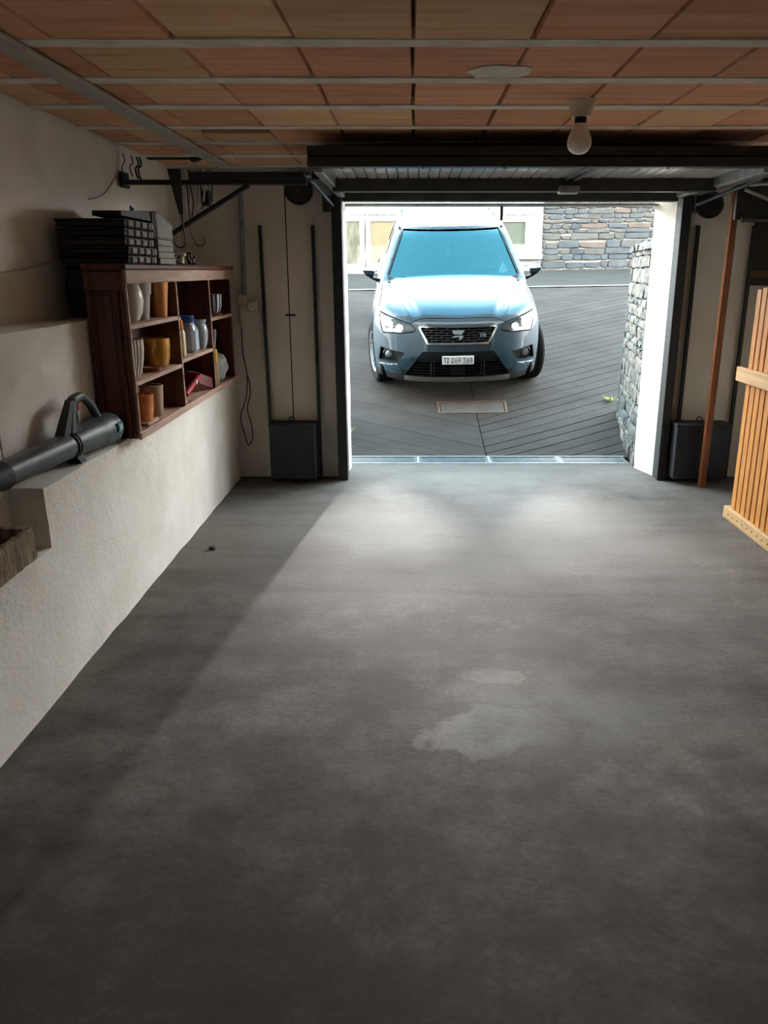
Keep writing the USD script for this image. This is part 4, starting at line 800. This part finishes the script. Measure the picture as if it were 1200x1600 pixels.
# bonnet: above its shut line in front, between the creased edges seen from above
hood_top = prism(Polygon([(-.5, -.3), (.5, -.3), (.70, .22), (.775, .42), (.760, 1.10), (-.760, 1.10), (-.775, .42), (-.70, .22)]), .7, 1.4)
hood_front = fprism(sym([(.34, .862), (.43, .832), (.47, .812), (.62, .846), (.78, .874), (.9, 1.3)][::-1]), -.3, 1.10)
hood_c = hood_top ^ hood_front
grow = lambda m, d=.0035: m  # panels part along their shut lines
def top_h(x, s, off=0.):
    a, b = np.full(len(x), .55), np.full(len(x), 1.35)
    for _ in range(30):
        t = (a + b) / 2; ins = body_f(np.stack([x, s, t], 1), off) < 0; a = np.where(ins, t, a); b = np.where(ins, b, t)
    return a
gxs, gss = np.linspace(-.78, .78, 157), np.linspace(.02, 1.11, 75)
GX, GS = np.meshgrid(gxs, gss, indexing='ij'); ht = top_h(GX.ravel(), GS.ravel()).reshape(GX.shape); hbm = top_h(GX.ravel(), GS.ravel(), -.022).reshape(GX.shape)
def closed_sheet(X, Y, Z1, Z0):
    n, m_ = X.shape; N = n * m_; i, j = np.meshgrid(np.arange(n - 1), np.arange(m_ - 1), indexing='ij'); a = (i * m_ + j).ravel(); b = a + m_; c = b + 1; d = a + 1
    f = [np.stack([a, b, c], 1), np.stack([a, c, d], 1), np.stack([a, c, b], 1) + N, np.stack([a, d, c], 1) + N]
    ring = [k * m_ for k in range(n)] + [(n - 1) * m_ + k for k in range(1, m_)] + [k * m_ + m_ - 1 for k in range(n - 2, -1, -1)] + [k for k in range(m_ - 2, 0, -1)]
    for p, q in zip(ring, ring[1:] + ring[:1]): f.append(np.array([[p, p + N, q + N], [p, q + N, q]]))
    v = np.vstack([np.stack([X, Y, Z1], -1).reshape(-1, 3), np.stack([X, Y, Z0], -1).reshape(-1, 3)])
    return m3.Manifold(m3.Mesh(v.astype(np.float32), np.vstack(f).astype(np.uint32)))
hood = closed_sheet(GX, GS, ht, np.minimum(hbm, ht - .004)) ^ hood_c
CO('bonnet', hood, PAINT)
gap = prism(Polygon([(-.5, -.3), (.5, -.3), (.705, .22), (.780, .42), (.765, 1.104), (-.765, 1.104), (-.780, .42), (-.705, .22)]), .7, 1.4) ^ fprism(sym([(.34, .857), (.428, .827), (.47, .806), (.62, .841), (.785, .868), (.9, 1.3)][::-1]), -.3, 1.104)
rest = rest - gap
lowzone = fprism(sym([(.95, .345), (.62, .345), (.56, .270), (.53, .10)][::-1]).union(sbox(-.95, .0, .95, .286)), -.3, .55)
CO('lower_bumper', rest ^ lowzone, TRIM); rest = rest - lowzone
sills = (m3.Manifold.cube([3, 2.2, .36]).translate([-1.5, 1.1, 0])) + m3.Manifold.cube([3, .9, .42]).translate([-1.5, 3.75, 0])
CO('sill', rest ^ sills, TRIM); rest = rest - sills
bz_ = m3.Manifold.cube([3, 1.0, 2]).translate([-1.5, -.5, 0])
bump_ = rest ^ (m3.Manifold.cube([3, .98, .9]).translate([-1.5, -.45, 0]))
CO('front_bumper', bump_, PAINT); rest = rest - (m3.Manifold.cube([3, .983, .9]).translate([-1.5, -.45, 0]))
for a, b in ((1.36, 2.36), (2.366, 3.22)):
    dz_ = m3.Manifold.cube([3, b - a, .75]).translate([-1.5, a, .36]) - m3.Manifold.cube([1.2, 6, 3], True)
    d_ = (rest ^ dz_) - AR
    for s in (1, -1):
        q = CO('door', d_ ^ m3.Manifold.cube([2, 6, 3]).translate([0 if s > 0 else -2, 0, 0]), PAINT)
        CO('door_handle', tube([(s * .885, b - .22, .90), (s * .905, b - .18, .905), (s * .905, b - .08, .905), (s * .882, b - .04, .90)], .011, 8), PAINT, q)
    rest = rest - m3.Manifold.cube([3, b - a + .006, .75]).translate([-1.5, a - .003, .36]) + (rest ^ m3.Manifold.cube([1.2, b - a + .006, .75]).translate([-.6, a - .003, .36]))
comps = sorted(rest.decompose(), key=lambda c: -c.num_tri())
CO('body', comps[0], PAINT)
for c_ in comps[1:]:
    if c_.volume() > 2e-6: CO('body_panel', c_, PAINT)
CO('wheel_arch', (B4 - B0) ^ ((arch(.86, .425) - arch(.86, .372)) ^ m3.Manifold.cube([3, 3, .8]).translate([-1.5, .47, .2])), TRIM)
CO('wheel_arch', (B4 - B0) ^ ((arch(3.425, .425) - arch(3.425, .372))), TRIM)
# grille
gl = CO('grille', (B2 - B3) ^ fprism(GR.buffer(.01)), VOIDM)
bars = []
for r_ in range(6): bars.append(LineString([(-.45, .652 + .0245 * r_), (.45, .652 + .0245 * r_)]).buffer(.0042))
for r_ in range(-1, 6):
    for c_ in range(-6, 7):
        x = c_ * .105 + (r_ % 2) * .0525; z = .652 + .0245 * r_
        bars.append(LineString([(x - .012, z), (x + .012, z + .0245)]).buffer(.0042))
CO('grille_bars', (B1 - B2) ^ fprism(shapely.union_all(bars).intersection(GR).buffer(.0004)), BARM, gl)
CO('grille_surround', (B4 - bod(-.03, .05)) ^ fprism(GRO.difference(GR)), CHROME)
def raised(poly, f0, f1): return prism(poly, f0, f1, 'y')
up_ = Polygon([(-.056, .764), (.066, .764), (.048, .742), (.040, .728), (.030, .722), (-.030, .722), (-.046, .730), (-.056, .744)])
lo_ = Polygon([(.050, .714), (.046, .690), (.020, .668), (.006, .668), (.014, .690), (-.010, .700), (-.020, .692), (-.062, .692), (-.036, .712)])
CO('badge', [raised(p_, -.006, .05) for p_ in (up_, lo_)], CHROME, label='chrome S-shaped emblem in two pieces')
t_ = xf(meshkit.text_mesh('FR', .036, .006, bold=True), rx=90, t=(.214, .022, .688)); CO('letter_badge', t_, CHROME)
# lower intake with plate
it = CO('lower_intake', (B2 - B3) ^ fprism(INT.buffer(.012)), VOIDM)
for k in range(5):
    CO('intake_bar', (B1 - B2) ^ fprism(sbox(-.6, .306 + .032 * k, .6, .316 + .032 * k).intersection(INT)), TRIM, it)
for s in (1, -1): CO('intake_fin', [(B0 - B2) ^ fprism(sbox(s * .265 - .006, .292, s * .265 + .006, .455)), (B0 - B2) ^ fprism(sbox(s * .235 - .004, .300, s * .235 + .004, .455))], BARM, it)
CO('plate_carrier', (B0 - B2) ^ fprism(rnd(sym([(.346, .545), (.400, .448)]), .004)), GLOSS)
CO('radar_cover', (B4 - B2) ^ fprism(rnd(sbox(-.072, .312, .072, .412), .008)), GLOSS)
pt = CO('number_plate', box(-.157, .157, -.030, -.018, .430, .516, .003), mat('plate_white', lin(226, 228, 226), rough_=.4))
tx = meshkit.text_mesh('TI·269 368', .050, .003); tx.apply_translation((-tx.bounds[:, 0].mean(), 0, 0)); tx.apply_scale((.285 / np.ptp(tx.bounds[:, 0]), 1, 1))
CO('plate_text', xf(tx, rx=90, t=(0, -.0295, .447)), mat('plate_black', lin(24, 24, 26), rough_=.5), pt)
CO('skid_lip', (B4 - B2) ^ fprism(rnd(sbox(-.535, .222, .535, .280), .010)), SILVER)
# headlights with their lamps, fog lamps
for s in (1, -1):
    nm = 'right' if s > 0 else 'left'
    hl = CO('headlight', ((B0 - bod(-.07, .05)) ^ fprism(HL[s].difference(HL[s].buffer(-.008)))) + ((bod(-.07, .05) - bod(-.078, .05)) ^ fprism(HL[s])), mat('lamp_housing', lin(52, 56, 58), rough_=.35, metal=.5) if s > 0 else W + '/Looks/lamp_housing')
    P2 = [(.757, .842), (.745, .770), (.729, .704), (.652, .719), (.575, .726)]
    strip = LineString([(s * x, z) for x, z in P2]).buffer(.0145).intersection(HL[s].buffer(-.009))
    CO('light_strip', (bod(-.014) - bod(-.03)) ^ fprism(strip), LEDM, hl)
    for (x, z, r_) in ((.672, .768, .030), (.575, .748, .026)):
        yy = float(_SH(z) + .05 * min(x / .5, 1.8) ** 2 + .34 * (x / .88) ** 4.5)
        CO('projector', lathe([(0, -.012), (r_ * .6, -.008), (r_, .004), (r_, .03), (0, .03)], 24, (s * x, yy + .045, z), 'y'), LEDC, hl)
        CO('projector_ring', lathe([(r_ + .001, .0), (r_ + .010, -.004), (r_ + .012, .03), (r_ + .001, .03)], 24, (s * x, yy + .045, z), 'y'), CHROME, hl)
    CO('brow', (bod(-.03) - bod(-.045)) ^ fprism(Polygon([(s * .74, .838), (s * .62, .815), (s * .46, .785), (s * .45, .77), (s * .62, .80), (s * .73, .822)])), TRIM, hl)
    CO('lens', (B0 - bod(-.005)) ^ fprism(HL[s].buffer(-.002)), LENS, hl)
    # the dipped beam itself
    lp = UsdLux.SphereLight.Define(stage, f'{car}/dipped_beam_{nm}')
    lp.CreateRadiusAttr(.02); lp.CreateIntensityAttr(BEAM); lp.CreateColorAttr(Gf.Vec3f(1.0, .99, .95))
    sh_ = UsdLux.ShapingAPI.Apply(lp.GetPrim()); sh_.CreateShapingConeAngleAttr(12.0); sh_.CreateShapingConeSoftnessAttr(1.0)
    xl = UsdGeom.Xformable(lp); xl.AddTranslateOp().Set(Gf.Vec3d(s * .66, float(_SH(.765) + .05 * (.66 / .5) ** 2 + .34 * (.66 / .88) ** 4.5) - .03, .765)); xl.AddRotateXOp().Set(-89.6)
    fg = CO('fog_recess', ((B0 - B3) ^ fprism(FG[s].buffer(.006).difference(FG[s].buffer(-.004)))) + ((B2 - B3) ^ fprism(FG[s].buffer(.01))), TRIM)
    x, z = .69, .472; yy = float(_SH(z) + .05 * (x / .5) ** 2 + .34 * (x / .88) ** 4.5)
    CO('fog_ring', lathe([(.045, -.004), (.056, -.008), (.060, .05), (.045, .05)], 32, (s * x, yy + .02, z), 'y'), TRIM, fg)
    CO('fog_lamp', lathe([(0, -.006), (.025, -.003), (.044, .006), (.044, .04), (0, .04)], 32, (s * x, yy + .02, z), 'y'), ALLOY, fg)
    CO('air_blade', (bod(.004) - B1) ^ fprism(rnd(Polygon([(s * .80, .352), (s * .60, .398), (s * .545, .300), (s * .60, .330), (s * .80, .322)]), .003)), PAINT)
# cabin
cab_sh = C0 - C1
WS = rnd(sym([(.545, 1.462), (.715, 1.060), (.66, 1.040), (.3, 1.032)]), .02)
wsp = prism(WS, .6, 2.05, 'y')
SW1 = rnd(Polygon([(1.60, 1.10), (2.02, 1.405), (2.36, 1.430), (2.36, 1.10)]), .02); SW2 = rnd(Polygon([(2.44, 1.10), (2.44, 1.432), (3.10, 1.418), (3.30, 1.12)]), .02)
RW = rnd(sym([(.48, 1.40), (.60, 1.12)]), .03)
opn = cab_sh - wsp - prism(RW, 3.2, 4.4, 'y')
for w in (SW1, SW2): opn = opn - prism(w, -1.5, 1.5, 'x')
CO('cabin_frame', opn, PAINT)
CO('windscreen', (C2 - C3) ^ prism(WS.buffer(.012), .6, 2.05, 'y'), WSG, label='reflecting blue-green windscreen')
CO('rear_window', (C2 - C3) ^ prism(RW.buffer(.01), 3.2, 4.4, 'y'), tint_glass('privacy_glass', (.05, .06, .065), 1.6))
for w in (SW1, SW2):
    for s in (1, -1):
        CO('side_window', ((C2 - C3) ^ prism(w.buffer(.01), -1.5, 1.5, 'x')) ^ m3.Manifold.cube([2, 8, 3]).translate([0 if s > 0 else -2, 0, 0]), SIDEG)
CO('windscreen_border', (cbn(.004) - C3) ^ prism(WS.buffer(.016).difference(WS.buffer(-.012)), .6, 2.05, 'y'), GLOSS)
CO('sensor_housing', (cbn(-.018) - cbn(-.07)) ^ prism(rnd(Polygon([(-.135, 1.46), (.135, 1.46), (.085, 1.372), (.03, 1.366), (0, 1.352), (-.03, 1.366), (-.085, 1.372)]), .008), .8, 2.05, 'y'), TRIM)
RAILM = mat('roof_rail_grey', lin(150, 154, 156), rough_=.3, metal=.7)
for s in (1, -1):
    rl = spline([(s * .585, 1.92, 1.455), (s * .592, 2.05, 1.500), (s * .595, 2.5, 1.535), (s * .592, 3.2, 1.520), (s * .575, 3.62, 1.440)], 26)
    CO('roof_rail', tube(rl, .016, 8), RAILM)
    # mirrors
    hullp = np.array([(.858, 1.40, 1.075), (.985, 1.415, 1.082), (1.005, 1.46, 1.070), (.99, 1.50, 1.06), (.862, 1.42, 1.040), (.865, 1.53, 1.09), (.98, 1.54, 1.085), (.95, 1.43, 1.015), (.90, 1.43, .985), (.885, 1.51, .980), (.965, 1.52, 1.0), (.985, 1.43, 1.05)]) * [s, 1, 1]
    mh_ = trimesh.convex.convex_hull(hullp); mm = mani(mh_)
    cut = m3.Manifold.cube([4, 4, 2]).translate([-2, 0, 1.035])
    mr = CO('mirror', mm ^ cut, PAINT)
    CO('mirror_base', [tm(mm - cut), trimesh.convex.convex_hull(np.array([(.88, 1.42, 1.0), (.92, 1.44, .99), (.89, 1.50, .99), (.79, 1.44, .945), (.82, 1.48, .93), (.80, 1.54, .945), (.80, 1.46, .975)]) * [s, 1, 1])], GLOSS, mr)
    CO('wiper', tube(spline([(s * .10 - .02, 1.03, 1.052), (s * .3, 1.06, 1.060), (-.55 if s < 0 else .50, 1.10, 1.062)], 12), .008, 6), TRIM)
CO('scuttle', prism(Polygon([(-.70, 1.00), (.70, 1.00), (.72, 1.10), (-.72, 1.10)]), 1.012, 1.030), TRIM)
# inside
CO('dashboard', trimesh.convex.convex_hull([(x, y, z) for x in (-.70, .70) for y, z in ((1.12, .80), (1.12, 1.02), (1.35, 1.045), (1.62, .99), (1.66, .80))]), INNER)
sw = CO('steering_wheel', xf(trimesh.creation.torus(.178, .014, 36, 10), rx=66, t=(.35, 1.76, 1.00)), TRIM)
CO('steering_hub', [xf(box(-.06, .06, -.05, .05, -.02, .02, .015), rx=66, t=(.35, 1.75, .99)), tube([(.35, 1.76, 1.0), (.35, 1.60, .93)], .03, 8)] + [xf(box(-.17, .17, -.018, .018, -.01, .01, .005), rx=66, t=(.35, 1.757, 1.0))], TRIM, sw)
CO('instrument_hood', trimesh.convex.convex_hull([(.20, 1.50, 1.0), (.52, 1.50, 1.0), (.22, 1.45, 1.075), (.50, 1.45, 1.075), (.24, 1.60, 1.085), (.48, 1.60, 1.085), (.20, 1.62, 1.0), (.52, 1.62, 1.0)]), INNER)
for x in (-.36, .36):
    st = CO('seat', [trimesh.convex.convex_hull([(x + a, y, z) for a in (-.24, .24) for y, z in ((1.95, .50), (1.95, .64), (2.45, .58), (2.45, .46))]), trimesh.convex.convex_hull([(x + a * w_, y, z) for a in (-1, 1) for w_, y, z in ((.25, 2.30, .55), (.25, 2.44, .55), (.23, 2.46, 1.0), (.19, 2.50, 1.10), (.19, 2.60, 1.10), (.24, 2.58, 1.0))])], INNER)
    CO('headrest', [box(x - .13, x + .13, 2.50, 2.60, 1.13, 1.30, .03), box(x - .05, x + .05, 2.54, 2.56, 1.08, 1.15)], INNER, st)
CO('rear_bench', [trimesh.convex.convex_hull([(a, y, z) for a in (-.66, .66) for y, z in ((2.95, .55), (2.95, .66), (3.3, .60), (3.42, 1.12), (3.54, 1.12), (3.44, .55))])], INNER)
CO('cabin_floor', box(-.78, .78, .30, 3.95, .215, .36, .02), VOIDM)
CO('bulkhead', box(-.72, .72, 1.02, 1.10, .36, 1.0), VOIDM)
# wheels
def wheel(cx, cy, steer):
    Mw = trimesh.transformations.translation_matrix((cx, cy, .325)) @ trimesh.transformations.rotation_matrix(math.radians(steer), (0, 0, 1))
    out = 1 if cx > 0 else -1
    ty = lathe([(.215, -.10), (.245, -.104), (.285, -.108), (.308, -.100), (.322, -.080), (.325, -.058), (.318, -.055), (.318, -.050), (.325, -.047), (.325, -.016), (.317, -.013), (.317, -.007), (.325, -.004), (.325, .027), (.317, .030), (.317, .036), (.325, .039), (.324, .075), (.308, .100), (.285, .108), (.245, .104), (.215, .10), (.215, -.10)], 64, (0, 0, 0), 'x')
    ty.apply_transform(Mw); w_ = CO('wheel', ty, RUBBER, smooth=25)
    rim = [lathe([(.205, -.10), (.216, -.10), (.220, -.085), (.216, .10), (.205, .10), (.195, .05), (.20, -.08), (.205, -.10)], 48, (0, 0, 0), 'x')]
    for k in range(5):
        for dd in (-.16, .16):
            sp_ = trimesh.convex.convex_hull([(out * a, r_ * math.sin(t), r_ * math.cos(t)) for r_, ww, a0 in ((.04, .28, .070), (.206, .050, .088)) for a in (a0, a0 - .022) for t in (2 * math.pi * k / 5 + dd * (1 if r_ > .1 else .6) + ww / 2 * (1 if r_ > .1 else .4), 2 * math.pi * k / 5 + dd * (1 if r_ > .1 else .6) - ww / 2 * (1 if r_ > .1 else .4))])
            rim.append(sp_)
    rim.append(lathe([(0, .045), (.05, .045), (.055, .07), (.045, .084), (0, .088)] if out > 0 else [(0, -.088), (.045, -.084), (.055, -.07), (.05, -.045), (0, -.045)], 30, (0, 0, 0), 'x'))
    r_ = trimesh.util.concatenate(rim); r_.apply_transform(Mw); CO('rim', r_, ALLOY, w_)
    dk = lathe([(0, -.03), (.15, -.03), (.15, .02), (0, .02)], 32, (0, 0, 0), 'x'); dk.apply_transform(Mw); CO('brake_disc', dk, STEEL_DARK, w_)
for cx in (-.782, .782): wheel(cx, .86, 13); wheel(cx, 3.425, 0)
# little air freshener hanging from the inside mirror
def cw_(p): return (CAR_M @ np.r_[p, 1])[:3]
af = thing('air_freshener', 'small white oval pendant hanging on a cord behind the windscreen', 'pendant', cw_((-.02, 1.96, 1.12)))
obj('cord', tube([cw_((-.02, 1.93, 1.36)), cw_((-.02, 1.95, 1.28)), cw_((-.02, 1.96, 1.20))], .005, 6), WHITE_PLASTIC, af)
e_ = trimesh.creation.icosphere(3, 1); e_.apply_scale((.020, .010, .036)); e_.apply_translation(cw_((-.02, 1.96, 1.165))); obj('pendant', e_, WHITE_PLASTIC, af)
